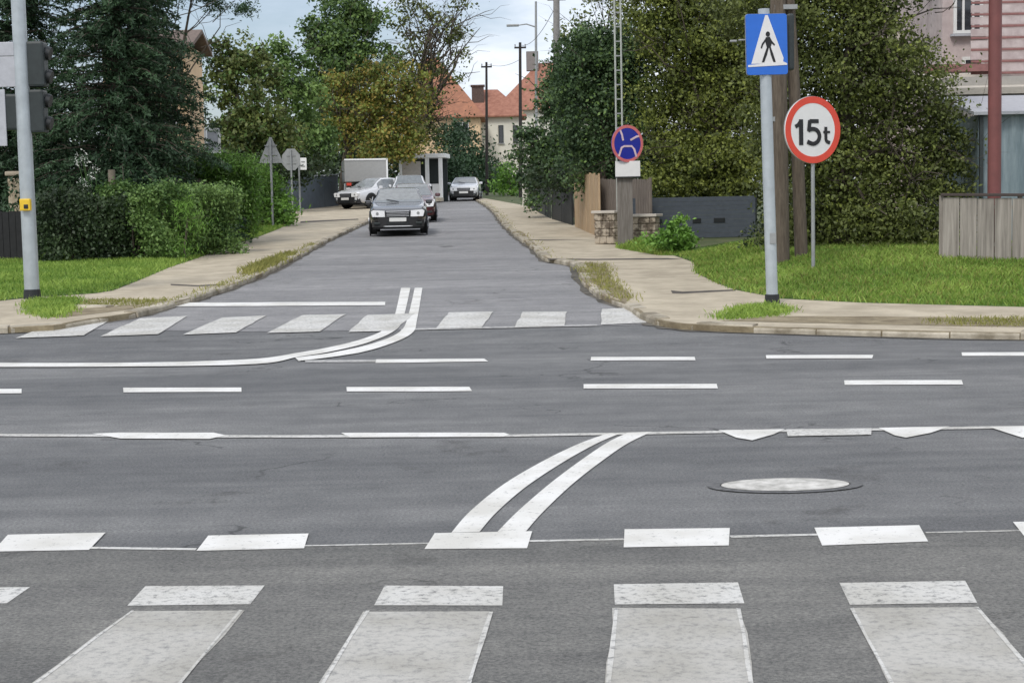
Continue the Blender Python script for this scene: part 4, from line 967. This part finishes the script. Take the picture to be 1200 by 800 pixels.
# small white framed sign beside it
d = 50; a = W(249,165,d); z = HP(a.x,d); nb = thing('notice_frame', 'white framed panel on a thin post below the cream house', 'sign', (a.x,d,z)); s = d/FPX
ct = a.z-z; mb = MB(); w2, h2 = 16*s, 26*s
for q in (((0,0,h2/2),(w2,.05,.07)),((0,0,-h2/2),(w2,.05,.07)),((-w2/2,0,0),(.07,.05,h2)),((w2/2,0,0),(.07,.05,h2))): mb.box((q[0][0],0,q[0][2]+ct), q[1])
mb.build('frame', M_white, nb); mb = MB(); mb.box((0,.02,ct), (w2-.1,.02,h2-.1)); mb.build('panel', M_lgrey, nb)
mb = MB(); mb.tube([(w2/2,0.06,0),(w2/2,.06,ct+h2/2)], .025, 8); mb.build('post', M_white, nb)

# red roofed houses at the end of the street
d = 140; s = d/FPX; z = HP(0,d)
def at(px, py, dd=d): return W(px, py, dd)
e1 = at(582,137); w_ = 66*s; ze = e1.z-z; 
h1 = thing('house', 'white walled house with steep red tiled roof at the end of the street', 'house', (at(582,137).x, d+3.5, z))
zr = at(582,105,d+3.5).z-z
mb = MB(); walls(mb, w_-.6, 6, 0, ze); mb.build('wall', M_whitewall, h1)
def hip(mb, W_, D_, zE, zR, il, ir):
    xl, xr, yf, yb = -W_/2, W_/2, -D_/2, D_/2
    mb.add([(xl,yf,zE),(xr,yf,zE),(xr,yb,zE),(xl,yb,zE),(xl+il,0,zR),(xr-ir,0,zR),(xl,yf,zE+.12),(xr,yf,zE+.12),(xr,yb,zE+.12),(xl,yb,zE+.12)],
     [(0,1,7,6),(1,2,8,7),(2,3,9,8),(3,0,6,9),(6,7,5,4),(8,9,4,5),(9,6,4),(7,8,5),(0,3,2,1)])
mb = MB(); hip(mb, w_+.3, 6.9, ze, zr, 1.4, 2.6); rf = mb.build('roof', M_tile, h1)
mb = MB(); q = at(560,112,d+2.2)-h1.location; mb.box((q.x,q.y,q.z-.2), (1.1,.9,2.0), bev=.03); mb.box((q.x,q.y,q.z+.85), (1.3,1.1,.15)); mb.build('chimney', mat('dark brick chimney', (.10,.07,.06), .9, var=.3), rf)
for px in (556,587,604):
    q = at(px,157,d)-h1.location; window(h1, Matrix.Translation((q.x,-3.04,q.z)), .45 if px > 570 else .7, 1.6, bars=0, fm=M_dkgrey)
# bigger roof stepping up to the right
d2 = 150; q = at(640,140,d2); w2 = 112*d2/FPX
h2_ = thing('house', 'taller house with long red tiled roof partly behind the street trees', 'house', (at(640,140,d2).x, d2+5, HP(0,d2)))
zl = HP(0,d2); ze2 = at(630,126,d2).z-zl; zr2 = at(640,74,d2+5).z-zl
mb = MB(); walls(mb, w2, 9, 0, ze2); mb.build('wall', M_whitewall, h2_)
mb = MB(); W2 = w2+1.0
# hip end on the left so that the ridge slopes down to the valley
xl, xr, yf, yb = -W2/2, W2/2, -5, 5; xrd = xl+4.6; zE = ze2-.2
vs = [(xl,yf,zE),(xr,yf,zE),(xr,yb,zE),(xl,yb,zE),(xrd,0,zr2),(xr,0,zr2)]
mb.add(vs, [(0,1,5,4),(2,3,4,5),(3,0,4),(1,2,5),(0,3,2,1)]); rf2 = mb.build('roof', M_tile, h2_)
mb = MB(); q = at(624,68,d2+3)-h2_.location; mb.box((q.x,-.5,q.z-.2), (1.2,.9,1.9), bev=.03); mb.build('chimney', mat('grey chimney render', (.22,.20,.19), .9, var=.1), rf2)
mb = MB(); mb.box((2.2,0,zr2+.08), (w2*.5,.3,.2)); mb.build('ridge_cap', M_lgrey, rf2)
q = at(604,155,d2)-h2_.location; window(h2_, Matrix.Translation((q.x,-4.54,q.z)), .8, 1.5, bars=0, fm=M_frame)
# left red roof behind the bare tree
d3 = 132; h3 = thing('house', 'house with brownish red roof behind the bare branched tree', 'house', (at(520,150,d3).x, d3+5, HP(0,d3))); zl = HP(0,d3)
ze3 = at(515,138,d3).z-zl; zr3 = at(505,66,d3+4).z-zl; w3 = 84*d3/FPX
mb = MB(); walls(mb, w3, 8, 0, ze3); mb.build('wall', M_cream, h3)
mb = MB(); hip(mb, w3+.8, 9, ze3, zr3, 1.5, 4.2); mb.build('roof', mat('brown red tiles', (.26,.12,.075), .85, col2=(.38,.17,.10), scale=2, bump=.4, bscale=14), h3)
for px in (536,545): 
    q = at(px,150,d3)-h3.location; window(h3, Matrix.Translation((q.x,-4.04,q.z)), .6, 1.1, bars=0)
# distant tree belt closing the view
P_, t_ = [], []
wb = thing('far_trees', 'distant mass of trees closing the view beyond the houses', 'trees'); 
n = 26000; X = RNG.uniform(-95,80,n); Yv = 168+RNG.normal(size=n)*5; hg = 6.5+1.6*np.sin(X*.23)+1.2*np.sin(X*.61+1)+.8*np.sin(X*1.3)
hg = np.where((X > -9) & (X < 6), hg*.55, hg); Z = HP(0,160)+RNG.random(n)**.7*hg
C.objects.unlink(wb); bpy.data.objects.remove(wb)
fo = quads_obj('distant_trees', np.stack([X,Yv,Z],1), .75, .5+.4*np.sin(X*.8)*np.sin(Z)+RNG.uniform(-.3,.3,n), LF['darkgreen'], None, (0,0,0)); tag(fo, 'distant mass of trees closing the view beyond the houses', 'trees', kind='stuff')

# ================================================================ RIGHT SIDE: fences, walls, house
M_blackfence = mat('black gate metal', (.016,.018,.018), .6, var=.3)
M_lwood = mat('fresh light timber', (.34,.23,.13), .8, col2=(.50,.37,.23), scale=5, stretch=(6,6,.5))
M_gwood = mat('grey brown timber boards', (.12,.10,.085), .85, col2=(.22,.185,.155), scale=5, stretch=(6,6,.5))
a = G(618,243,HP); b = G(645,256,HP)
panel_fence('garden_fence', 'dark green grey fence from the white gate post along the right pavement', (a.x+.1,a.y), (b.x,b.y), 1.75, mat('dark green boards', (.035,.042,.036), .75, var=.25), .13, HP)
a = G(646,257,HP); b = G(671,264,HP)
panel_fence('gate', 'tall black slatted metal gate left of the light wooden fence', (a.x+.06,a.y), (b.x,b.y), 1.85, M_blackfence, .10, HP, cat='gate')
p = G(615,243,HP); s = p.y/FPX; gp1 = thing('gate_post', 'slim white gate post with cap at the far end of the fences', 'gate post', p)
mb = MB(); hh = 31*s; mb.box((0,0,hh/2), (5*s,.3,hh), bev=.02); mb.build('shaft', M_whitewall, gp1); mb = MB(); mb.box((0,0,hh+.04), (7*s,.4,.08), bev=.02); mb.build('cap', M_lgrey, gp1)
a = G(675,266,HP); b = G(703,278,HP)
lf = panel_fence('wooden_fence', 'light new wooden board fence with tall posts beside the stone wall', (a.x,a.y), (b.x,b.y), 1.72, M_lwood, .20, HP, posts=1.0, gap=.03)
# board fence of lower panels right of it, on a low wall
a = G(699,276,HP); b = G(722,283,HP)
panel_fence('wooden_fence', 'grey brown paling fence just behind the no stopping sign post', (a.x+.05,a.y), (b.x+.9,b.y-.2), 1.6, M_gwood, .11, HP, gap=.035)
# stone garden wall with pale coping
M_stone = mat('rubble stone', (.12,.095,.07), .95, col2=(.42,.36,.28), scale=5, bump=1.0, bscale=6, lo=.42, hi=.56)
M_cop = mat('pale coping', (.50,.46,.40), .85, var=.08)
def stone_wall(label, px0, px1, d0, d1, ytop):
    a = W(px0,270,d0); b = W(px1,270,d1); A_ = Vector((a.x,d0,HP(a.x,d0))); u = Vector((b.x-a.x,d1-d0,0)); ln = u.length; ang = math.atan2(u.y,u.x)
    hh = W((px0+px1)/2, ytop, (d0+d1)/2).z-A_.z
    root = thing('stone_wall', label, 'wall', A_, ang)
    mb = MB(); rows = max(2, int(hh/.16))
    for r in range(rows):
        x = -.0
        while x < ln-.02:
            l_ = min(random.uniform(.16,.34), ln-x); mb.box((x+l_/2, random.uniform(-.012,.012), hh*(r+.5)/rows), (l_-.012,.26,hh/rows-.01), bev=.025); x += l_
    mb.build('stones', M_stone, root); mb = MB(); mb.box((ln/2,.02,hh/2), (ln-.03,.2,hh-.02)); mb.build('mortar', M_dirt, root)
    mb = MB(); mb.box((ln/2,0,hh+.035), (ln+.1,.36,.07), bev=.015); mb.build('coping', M_cop, root); return root
stone_wall('low rubble stone wall with pale coping right of the no stopping sign', 741, 771, 38.6, 38.2, 254)
stone_wall('short stone wall with light coping left of the no stopping sign post', 700, 724, 39.3, 38.8, 250)
# slate coloured garage wall / gate behind the lawn
d = 41; a = W(752,260,d); b = W(872,260,d); s = d/FPX
zb = H(a.x,d); zt = W(810,231,d).z-zb
sf = thing('metal_gate', 'wide slate grey solid sliding gate behind the shrub and lawn', 'gate', ((a.x+b.x)/2,d,zb)); wv = (b.x-a.x)+.6
mb = MB(); n = 9
for k in range(n): mb.box((0,random.uniform(-.002,.002),zt*(k+.5)/n), (wv,.05,zt/n-.003), bev=.003)
mb.build('panel_boards', mat('slate grey gate', (.065,.078,.095), .5, var=.1), sf)
mb = MB()
for x in (-wv/2,0,wv/2): mb.box((x,.06,zt/2), (.10,.08,zt+.05))
mb.build('frame', M_dkgrey, sf)
for (x,w2) in ((-1.3,.95),(.1,.22),(.7,.3)):
    mb = MB(); mb.box((x,-.035,zt*.42), (w2,.02,.12), bev=.005); mb.build('slot', M_black, sf)
# fence at the right edge
Mfr = mat('weathered panel boards', (.17,.15,.13), .85, col2=(.36,.325,.285), scale=2.2, stretch=(7,7,.35))
a = G(1104,304,H); b = G(1290,306,H)
panel_fence('board_fence', 'tall weathered grey brown board fence at the right edge', a, b, 72*a.y/FPX, Mfr, .27, H, posts=.9, capm=mat('dark fence cap', (.06,.045,.04), .8))
# brown red mast
p = G(1165,304,H); d = p.y+.35; q = W(1165,240,d)
mb = MB(); mb.tube([(0,0,-.1),(0,0,6.5)], [.115,.11], 16); mo = mb.build('painted_mast', mat('brown red paint', (.17,.055,.05), .55, var=.14, scale=3), None, smooth=True); mo.location = (q.x,d,H(q.x,d)); tag(mo, 'brown red painted steel mast standing behind the right board fence', 'mast')
# greenhouse like lean-to of teal sheets
d = 29.6; s = d/FPX; z = H(9,d)
M_teal = mat('teal grey sheeting', (.13,.18,.20), .35, col2=(.26,.32,.34), scale=1.6, stretch=(4,4,.6))
gh = thing('garden_shed', 'lean-to shed clad in blue grey corrugated sheets behind the right fence', 'shed', (W(1146,200,d).x, d, z))
x1 = 6.0; zt = W(1180,134,d).z-z
mb = MB(); n = 60
vs = []
for k in range(n+1):
    x = x1*k/n; y = .03*math.sin(k*math.pi/2)
    vs += [(x,y,0),(x,y,zt),(x,y+.02,0),(x,y+.02,zt)]
fs = []
for k in range(n): o4 = k*4; fs += [(o4,o4+4,o4+5,o4+1),(o4+2,o4+3,o4+7,o4+6),(o4+1,o4+5,o4+7,o4+3)]
mb.add(vs, fs); mb.box((.05,1.2,zt/2), (.05,2.3,zt)); mb.build('wall_sheets', M_teal, gh)
mb = MB(); Mx = Matrix.Translation((x1/2,1.1,zt+.25))@Matrix.Rotation(R(10),4,'X'); mb.box((0,0,0), (x1+.3,2.7,.06), M=Mx); mb.build('roof', M_lgrey, gh)
mb = MB()
for x in (.04,1.3,2.6,3.9,5.2): mb.box((x,-.06,zt/2), (.07,.06,zt))
mb.build('frame', M_dkgrey, gh)
# pinkish house
d = 35; s = d/FPX; x0 = W(1104,100,d); z = H(x0.x,d)
M_pinkw = mat('pale pink render', (.40,.33,.32), .9, col2=(.58,.50,.48), scale=1.5)
M_redrail = mat('faded red boards', (.26,.12,.11), .7, var=.15)
w_ = 9.0; ze = 6.6
ph = thing('house', 'pale pink rendered house with balcony and windows behind the right fence', 'house', (x0.x+w_/2, d+4, z))
mb = MB(); walls(mb, w_, 8, 0, ze); mb.build('wall', M_pinkw, ph)
mb = MB(); gable(mb, w_, 8, 0, ze, ze+2.6, .6); mb.build('roof', M_tile, ph)
def relh(px, py, dd=d): return W(px, py, dd)-ph.location
q = relh(1134,18); window(ph, Matrix.Translation((q.x,-4.03,q.z)), 34*s, 42*s, bars=2)
q = relh(1190,190); window(ph, Matrix.Translation((q.x,-4.03,q.z)), 1.2, 1.2, bars=1)
q = relh(1140,78); window(ph, Matrix.Translation((q.x,-4.03,q.z)), .5, .42, bars=0)
# balcony in front of the right bay: slab, rails, posts
bx = relh(1250,100); bz = relh(1180,100).z
mb = MB(); mb.box((bx.x-.6,-4.75,bz-.10), (4.0,1.5,.22), bev=.02); bal = mb.build('balcony', M_whitewall, ph)
mb = MB()
for k in range(7): mb.box((bx.x-.6,-5.46,bz+.16+k*.25), (4.0,.04,.05), bev=.01)
mb.build('railing_boards', M_redrail, bal)
mb = MB()
for k in range(7): mb.box((bx.x-.6,-5.44,bz+.28+k*.25), (4.0,.03,.16))
mb.build('pale_boards', mat('pale pink boards', (.42,.34,.33), .8, col2=(.62,.54,.52), scale=2.5), bal)
# ground floor annex with eaves left of the mast
q = relh(1146,118,33); mb = MB(); mb.box((q.x+.2,-5.0,q.z-1.2), (1.7,2,3.4)); an = mb.build('annex_wall', mat('grey plaster', (.36,.34,.31), .9, var=.08), ph)
q = relh(1150,92,32.6); mb = MB(); Mx = Matrix.Translation((q.x+.1,-5.1,q.z))@Matrix.Rotation(R(12),4,'X'); mb.box((0,0,0), (2.3,2.4,.14), M=Mx); mb.build('annex_roof', M_cop, ph)
q = relh(1141,76,32.6); mb = MB(); mb.box((q.x-.0,-5.5,q.z), (1.5,.4,.16)); mb.build('roof_edge', M_redrail, ph)
# second gable visible through the tree
d = 38; x0 = W(1080,30,d); z = H(x0.x,d); s = d/FPX
h4 = thing('outbuilding', 'small pale outbuilding with sloping eave showing above the olive tree', 'building', (x0.x, d+2, z)); zt = W(1080,42,d).z-z
mb = MB(); walls(mb, 1.5, 3, 0, zt, zt+.01); mb.build('wall', M_pinkw, h4)
mb = MB(); Mx = Matrix.Translation((-.05,0,zt+.12))@Matrix.Rotation(R(-14),4,'Y'); mb.box((0,0,0), (2.0,3.6,.2), M=Mx); mb.build('roof', M_cop, h4)

# ================================================================ SHELTER, BOX TRUCK
d = 88; s = d/FPX; a = W(495,232,d); z = T(a.x,d)+.02
sh_ = thing('bus_shelter', 'white framed kiosk shelter with flat roof at the left of the street', 'shelter', (a.x,d,z), R(-6))
wv = 52*s; ht = 52*s
mb = MB(); mb.box((0,.6,ht+.06), (wv+.3,2.0,.24), bev=.03); mb.build('roof', M_white, sh_)
for x in (-wv/2+.1, .28*wv/2, wv/2-.15):
    mb = MB(); mb.box((x,-.25,ht/2), (.16 if x < 0 else .22,.16,ht), bev=.02); mb.build('post', M_white, sh_)
mb = MB(); mb.box((-.22*wv,-.2,ht*.55), (.42*wv,.06,ht*.72), bev=.02); mb.build('side_panel', mat('beige blind panel', (.48,.44,.40), .7, var=.08), sh_)
mb = MB(); mb.box((0,1.4,ht/2), (wv,.08,ht)); mb.build('back_wall', M_dkgrey, sh_)
mb = MB(); mb.box((.36*wv,-.15,ht*.2), (.24*wv,.1,ht*.4), bev=.02); mb.build('counter', M_white, sh_)
mb = MB(); mb.box((.22*wv,-.7,.12), (.55*wv,1.0,.22), bev=.03); mb.build('step', M_kerb, sh_)
d = 78; s = d/FPX; a = W(430,236,d); z = HP(a.x,d)
bt = thing('box_truck', 'small grey box truck parked behind the white cars', 'truck', (a.x,d,z-.0), R(8))
zb = W(430,213,d).z-z; zt = W(430,186,d).z-z; wv = 50*s
mb = MB(); mb.box((0,2.0,(zb+zt)/2), (wv,4.2,zt-zb), bev=.04); cb = mb.build('cargo_box', mat('grey box panel', (.33,.33,.32), .5, var=.05), bt)
mb = MB(); mb.box((wv/2-.03,-.12,(zb+zt)/2), (.08,.03,zt-zb)); mb.box((0,-.12,zt-.04), (wv,.03,.08)); mb.build('edge_trim', M_white, cb)
mb = MB(); mb.box((0,2.3,zb-.2), (wv*.5,5.2,.3)); mb.build('chassis', M_black, bt)
for sx in (-1,1):
    for yy in (.9,4.4):
        mb = MB(); mb.tube([(sx*(wv/2-.32),yy,.36),(sx*(wv/2-.05),yy,.36)], .37, 18); ty = mb.build('wheel', M_black, bt, smooth=True)
        mb = MB(); mb.tube([(sx*(wv/2-.06),yy,.36),(sx*(wv/2-.03),yy,.36)], .2, 14); mb.build('rim', M_galvd, ty)
    mb = MB(); mb.box((sx*(wv/2-.2),-.16,zb-.12), (.25,.06,.14), bev=.02); mb.build('tail_light', M_red, bt)
mb = MB(); mb.box((0,5.1,zt-1.15), (wv*.86,1.6,1.9), bev=.12); mb.build('cab', M_white, bt)
mb = MB(); mb.box((0,-.1,zb-.35), (wv*.95,.1,.12), bev=.02); mb.build('rear_bumper', M_white, bt)

# ================================================================ CARS
M_tyre = mat('tyre rubber', (.012,.012,.012), .8, var=.2)
M_rim = mat('alloy', (.45,.46,.47), .3, metal=.7, var=.05)
M_cglass = mat('car glass', (.20,.215,.22), .08, var=.15, spec=.9)
M_lens = mat('headlamp lens', (.88,.89,.90), .12, var=.05, spec=.9)
M_plate = mat('number plate white', (.72,.72,.70), .4, var=.02)
M_chrome = mat('bright trim', (.72,.72,.74), .2, metal=.6, var=.03)
def interp(keys, x):
    xs = [k[0] for k in keys]; return float(np.interp(x, xs, [k[1] for k in keys]))
def sm(keys, x, w_=.09): return (interp(keys, x-w_)+2*interp(keys, x)+interp(keys, x+w_))/4
def car(label, loc, rz, bodym, kind='sedan', Lc=4.8, Wc=1.82, Hc=1.46, group='cars in the side street', dark_front=False, lowm=None):
    """front of the car points to local -y; built from lofted cross sections"""
    root = thing('car', label, 'car', loc, rz, group)
    hw = Wc/2; F = -Lc/2
    # keys along y from the nose: width factor, belt height, roof height, roof half width, sill height
    if kind == 'sedan':
        top = [(0,.60),(.04,.72),(.35,.83),(1.15,.96),(1.3,1.0),(2.05,Hc-.03),(2.7,Hc),(3.5,Hc-.08),(4.15,1.10),(4.65,1.04),(Lc-.04,.95),(Lc,.86)]; ws, we, rs, re = 1.22, 2.05, 3.5, 4.2
    elif kind == 'suv':
        top = [(0,.72),(.05,.88),(.3,.98),(1.0,1.08),(1.15,1.12),(1.75,Hc-.03),(2.5,Hc),(3.8,Hc-.08),(Lc-.3,1.15),(Lc-.05,1.0),(Lc,.9)]; ws, we, rs, re = 1.08, 1.75, 3.8, Lc-.35
    else:
        top = [(0,.60),(.04,.72),(.3,.84),(.95,.95),(1.1,1.0),(1.8,Hc-.03),(2.5,Hc),(3.5,Hc-.07),(Lc-.2,1.1),(Lc-.04,.95),(Lc,.85)]; ws, we, rs, re = 1.02, 1.8, 3.5, Lc-.25
    wd = [(0,.78),(.06,.86),(.25,.94),(.6,.985),(1.2,1),(Lc-1,1),(Lc-.4,.97),(Lc-.1,.90),(Lc,.82)]
    bel = [(0,.60),(.04,.70),(.35,.79),(1.2,.92),(Lc-.8,.98),(Lc-.2,.94),(Lc,.84)]
    if kind == 'suv': bel = [(a_, b_+.12) for a_, b_ in bel]
    ys = sorted(set([0,.03,.08,.15,.25,.4,.6,.8,1.0,ws,1.15,(ws+we)/2,we,2.2,2.6,3.0,3.4,rs,(rs+re)/2,re,Lc-.3,Lc-.15,Lc-.06,Lc]+list(np.arange(.2,Lc,.2).round(2))))
    secs = []; gk = 0
    for y in ys:
        w_ = hw*sm(wd, y, .05); b_ = sm(bel, y, .05); t_ = max(sm(top, y, .06), b_+.01); zb_ = .20 if .3 < y < Lc-.3 else .26
        cab = min(1, max(0, (t_-b_-.05)/.35)); wr = w_*(.90-.20*cab)
        half = [(0,zb_),(w_*.80,zb_),(w_*.94,zb_+.04),(w_*.985,zb_+.14),(w_*1.0,(zb_+b_)/2+.05),(w_*.985,b_-.08),(w_*.95,b_-.01),(w_*.93,b_+.005)]
        half += [(wr+(w_*.92-wr)*(1-.5), b_+(t_-b_)*.48), (wr+.02, b_+(t_-b_)*.86), (wr*.93,b_+(t_-b_)*.955), (wr*.6,t_-.006), (0,t_)]
        secs.append([(x, F+y, z) for x, z in half])
    n = len(secs[0]); mbb = MB(); glass = {'windscreen': MB(), 'side_window': MB(), 'rear_window': MB()}; sideR = MB()
    def push(m_, q, off=0):
        if off:
            P = [Vector(p) for p in q]; nn = (P[1]-P[0]).cross(P[3]-P[0]) if len(P) > 3 else (P[1]-P[0]).cross(P[2]-P[0])
            nn = nn.normalized()*off; q = [tuple(p+nn) for p in P]
        m_.add(q, [tuple(range(len(q)))])
    pill = [2.9 if kind == 'sedan' else 2.7]
    for i in range(len(ys)-1):
        ym = (ys[i]+ys[i+1])/2
        for k in range(n-1):
            a_, b_, c_, d_ = secs[i][k], secs[i+1][k], secs[i+1][k+1], secs[i][k+1]
            for sgn in (1,-1):
                q = [(sgn*p[0],p[1],p[2]) for p in (a_,b_,c_,d_)]
                if sgn < 0: q = q[::-1]
                mbb.add(q, [(0,1,2,3)])
                isg = None
                if ws <= ym <= we and k >= 10: isg = 'windscreen'
                elif rs <= ym <= re and k >= 10: isg = 'rear_window'
                elif ws+.35 <= ym <= re-.1 and k in (7,8) and abs(ym-pill[0]) > .09 and secs[i][12][2]-secs[i][7][2] > .2: isg = 'side_window'
                if isg:
                    P = [Vector(p) for p in q]; cen = sum(P, Vector())/4; nn = (P[1]-P[0]).cross(P[2]-P[1])
                    if nn.length < 1e-9: continue
                    nn.normalize()
                    if nn.dot(cen-Vector((0,cen.y,.7))) < 0: nn = -nn
                    glass[isg].add([tuple(p+nn*.006) for p in P], [(0,1,2,3)])
    for sec in (secs[0], secs[-1]):
        full = sec+[(-p[0],p[1],p[2]) for p in sec[::-1][1:-1]]; mbb.add(full, [tuple(range(len(full)))])
    body = mbb.build('body', bodym, root, smooth=True)
    bm = bmesh.new(); bm.from_mesh(body.data); bmesh.ops.remove_doubles(bm, verts=bm.verts[:], dist=.0008); bmesh.ops.recalc_face_normals(bm, faces=bm.faces[:]); bm.to_mesh(body.data); bm.free()
    body.data.polygons.foreach_set('use_smooth', [True]*len(body.data.polygons))
    for k_, m_ in glass.items():
        if m_.f: m_.build(k_, M_cglass, root, smooth=False)
    # wheels with arches
    for yy in (.86, Lc-.95):
        for sx in (-1,1):
            mb = MB(); mb.tube([(sx*(hw-.03),F+yy,.34),(sx*(hw+.006),F+yy,.34)], .385, 26); mb.build('wheel_arch', M_black, root, smooth=True)
            mb = MB(); mb.tube([(sx*(hw-.22),F+yy,.32),(sx*(hw-.02),F+yy,.32),(sx*(hw+.012),F+yy,.32)], [.32,.32,.30], 26); wh = mb.build('wheel', M_tyre, root, smooth=True)
            mb = MB()
            for s5 in range(5):
                a5 = 2*math.pi*s5/5; mb.tube([(sx*(hw+.016),F+yy,.32),(sx*(hw+.016),F+yy+.2*math.cos(a5),.32+.2*math.sin(a5))], [.04,.03], 6)
            mb.tube([(sx*(hw+.01),F+yy,.32),(sx*(hw+.02),F+yy,.32)], .06, 12); mb.build('rim', M_rim, wh, smooth=True)
    dz = .12 if kind == 'suv' else 0
    # nose: front bumper, grille, lamps, plate
    mb = MB(); 
    prof = [(-hw*.90,F+.17),(-hw*.82,F+.03),(-hw*.5,F-.035),(0,F-.05),(hw*.5,F-.035),(hw*.82,F+.03),(hw*.90,F+.17)]
    def band(mb, prof, z0, z1, out_=0):
        vs = [(x,y-out_,z0) for x,y in prof]+[(x,y-out_,z1) for x,y in prof]+[(x*.97,y+.10,z0) for x,y in prof]+[(x*.97,y+.10,z1) for x,y in prof]; m_ = len(prof)
        fs = []
        for i in range(m_-1): fs += [(i,i+1,i+1+m_,i+m_),(i+m_,i+1+m_,i+1+3*m_,i+3*m_),(i,i+1,i+1+2*m_,i+2*m_)]
        fs += [(0,m_,3*m_,2*m_),(m_-1,2*m_-1,4*m_-1,3*m_-1)]
        mb.add(vs, fs)
    band(mb, prof, .22+dz*.5, .535+dz); mb.build('front_bumper', lowm or bodym, root, smooth=True)
    mb = MB(); band(mb, [(x*.72,y) for x,y in prof[1:-1]], .29+dz*.5, .41+dz, .012); mb.build('air_intake', M_black, root)
    mb = MB(); band(mb, [(x*.86,y) for x,y in prof[1:-1]], .235+dz*.5, .26+dz*.5, .016); mb.build('chrome_strip', M_chrome if dark_front else M_black, root)
    gr = MB(); gw = hw*.40
    gr.prism([(-gw,.52+dz),(gw,.52+dz),(gw*1.12,.68+dz),(gw*.9,.71+dz),(-gw*.9,.71+dz),(-gw*1.12,.68+dz)], F-.055, F+.12); g_o = gr.build('grille', M_black, root)
    mb = MB()
    for k in range(3): mb.box((0,F-.06,.555+dz+k*.045), (gw*1.9,.012,.010))
    mb.box((0,F-.062,.70+dz), (gw*2,.014,.022)); mb.build('grille_bars', M_chrome, g_o)
    for sx in (-1,1):
        mb = MB(); mb.prism([(sx*gw*1.10,.53+dz),(sx*hw*.87,.54+dz),(sx*hw*.92,.70+dz),(sx*hw*.84,.745+dz),(sx*gw*1.12,.72+dz)], F-.03, F+.16); hl = mb.build('headlight', M_lens, root)
        mb = MB(); mb.tube([(sx*hw*.70,F-.034,.635+dz),(sx*hw*.70,F-.04,.635+dz)], .045, 14); mb.build('lamp', M_galvd, hl)
        mb = MB(); mb.box((sx*(hw+.07),F+ws+.42,.99+dz), (.20,.10,.13), bev=.04); mr = mb.build('wing_mirror', bodym, root)
        mb = MB(); mb.box((sx*hw*.72,F-.015,.34+dz), (.20,.06,.07), bev=.02); mb.build('fog_light', M_dkgrey, root)
        mb = MB(); mb.box((sx*hw*.74,Lc/2-.03,.84+dz), (.32,.10,.16), bev=.03); mb.build('tail_light', M_red, root)
        for yy in (F+ws+.95, F+ws+1.85):
            mb = MB(); mb.box((sx*(hw*.985),yy,.86+dz), (.03,.16,.03), bev=.01); mb.build('door_handle', M_black, root)
    mb = MB(); mb.box((0,F-.075,.445+dz), (.52,.02,.115), bev=.008); mb.build('number_plate', M_plate, root)
    mb = MB(); mb.box((0,Lc/2+.02,.72+dz), (.52,.02,.115), bev=.008); mb.build('rear_plate', M_plate, root)
    mb = MB(); band(mb, [(x*.97,-y+.0) for x,y in prof], .24, .5); mb.build('rear_bumper', lowm or bodym, root, smooth=True)
    mb = MB(); mb.box((0,0,.21), (Wc*.86,Lc*.9,.10)); mb.build('underbody', M_black, root)
    for sx in (-1,1):
        mb = MB(); mb.tube([(sx*.02,F+ws-.02,1.0+dz),(sx*.02-.35,F+ws+.14,1.07+dz)], .01, 5); mb.build('wiper', M_black, root)
    return root
def carpaint(name, c, met=.3): return mat(name, c, .25, metal=met, var=.02, coat=1.0)
M_silver = carpaint('black paint', (.030,.031,.033), .3)
M_wcar = carpaint('white paint', (.66,.67,.69), 0)
M_maroon = carpaint('maroon paint', (.09,.018,.025), .1)
M_lowdark = mat('dark lower bumper', (.018,.018,.019), .5, var=.1)
g = G(462,277.5,T); car('dark glossy sedan with big clear headlights driving towards the junction', (g.x, g.y+2.4, T(0,g.y+2.4)+.004), R(3), M_silver, 'sedan', 4.8, 1.78, 1.46, dark_front=True, lowm=M_lowdark)
g2 = G(468,267,T); car('dark maroon hatchback following close behind the dark sedan', (g2.x+.12, g2.y+6.2, T(0,g2.y+6.2)+.004), R(3), M_maroon, 'hatch', 4.2, 1.76, 1.46)
g3 = G(418,245,HP); car('pale car parked on the left driveway with its nose to the left', (g3.x+.85, g3.y+1.6, HP(0,g3.y+1.6)+.006), R(-40), M_wcar, 'hatch', 4.2, 1.78, 1.48, lowm=M_lowdark)
g4 = G(470,247,T); car('white car mostly hidden behind the dark sedan', (g4.x+.2, g4.y+3.6, T(0,g4.y+3.6)+.004), R(4), M_wcar, 'suv', 4.5, 1.84, 1.66)
g5 = G(545,236,T); car('white car far up the street beside the dark evergreens', (g5.x, g5.y+2.2, T(0,g5.y+2.2)+.004), R(-2), M_wcar, 'hatch', 4.2, 1.70, 1.38, lowm=M_lowdark)
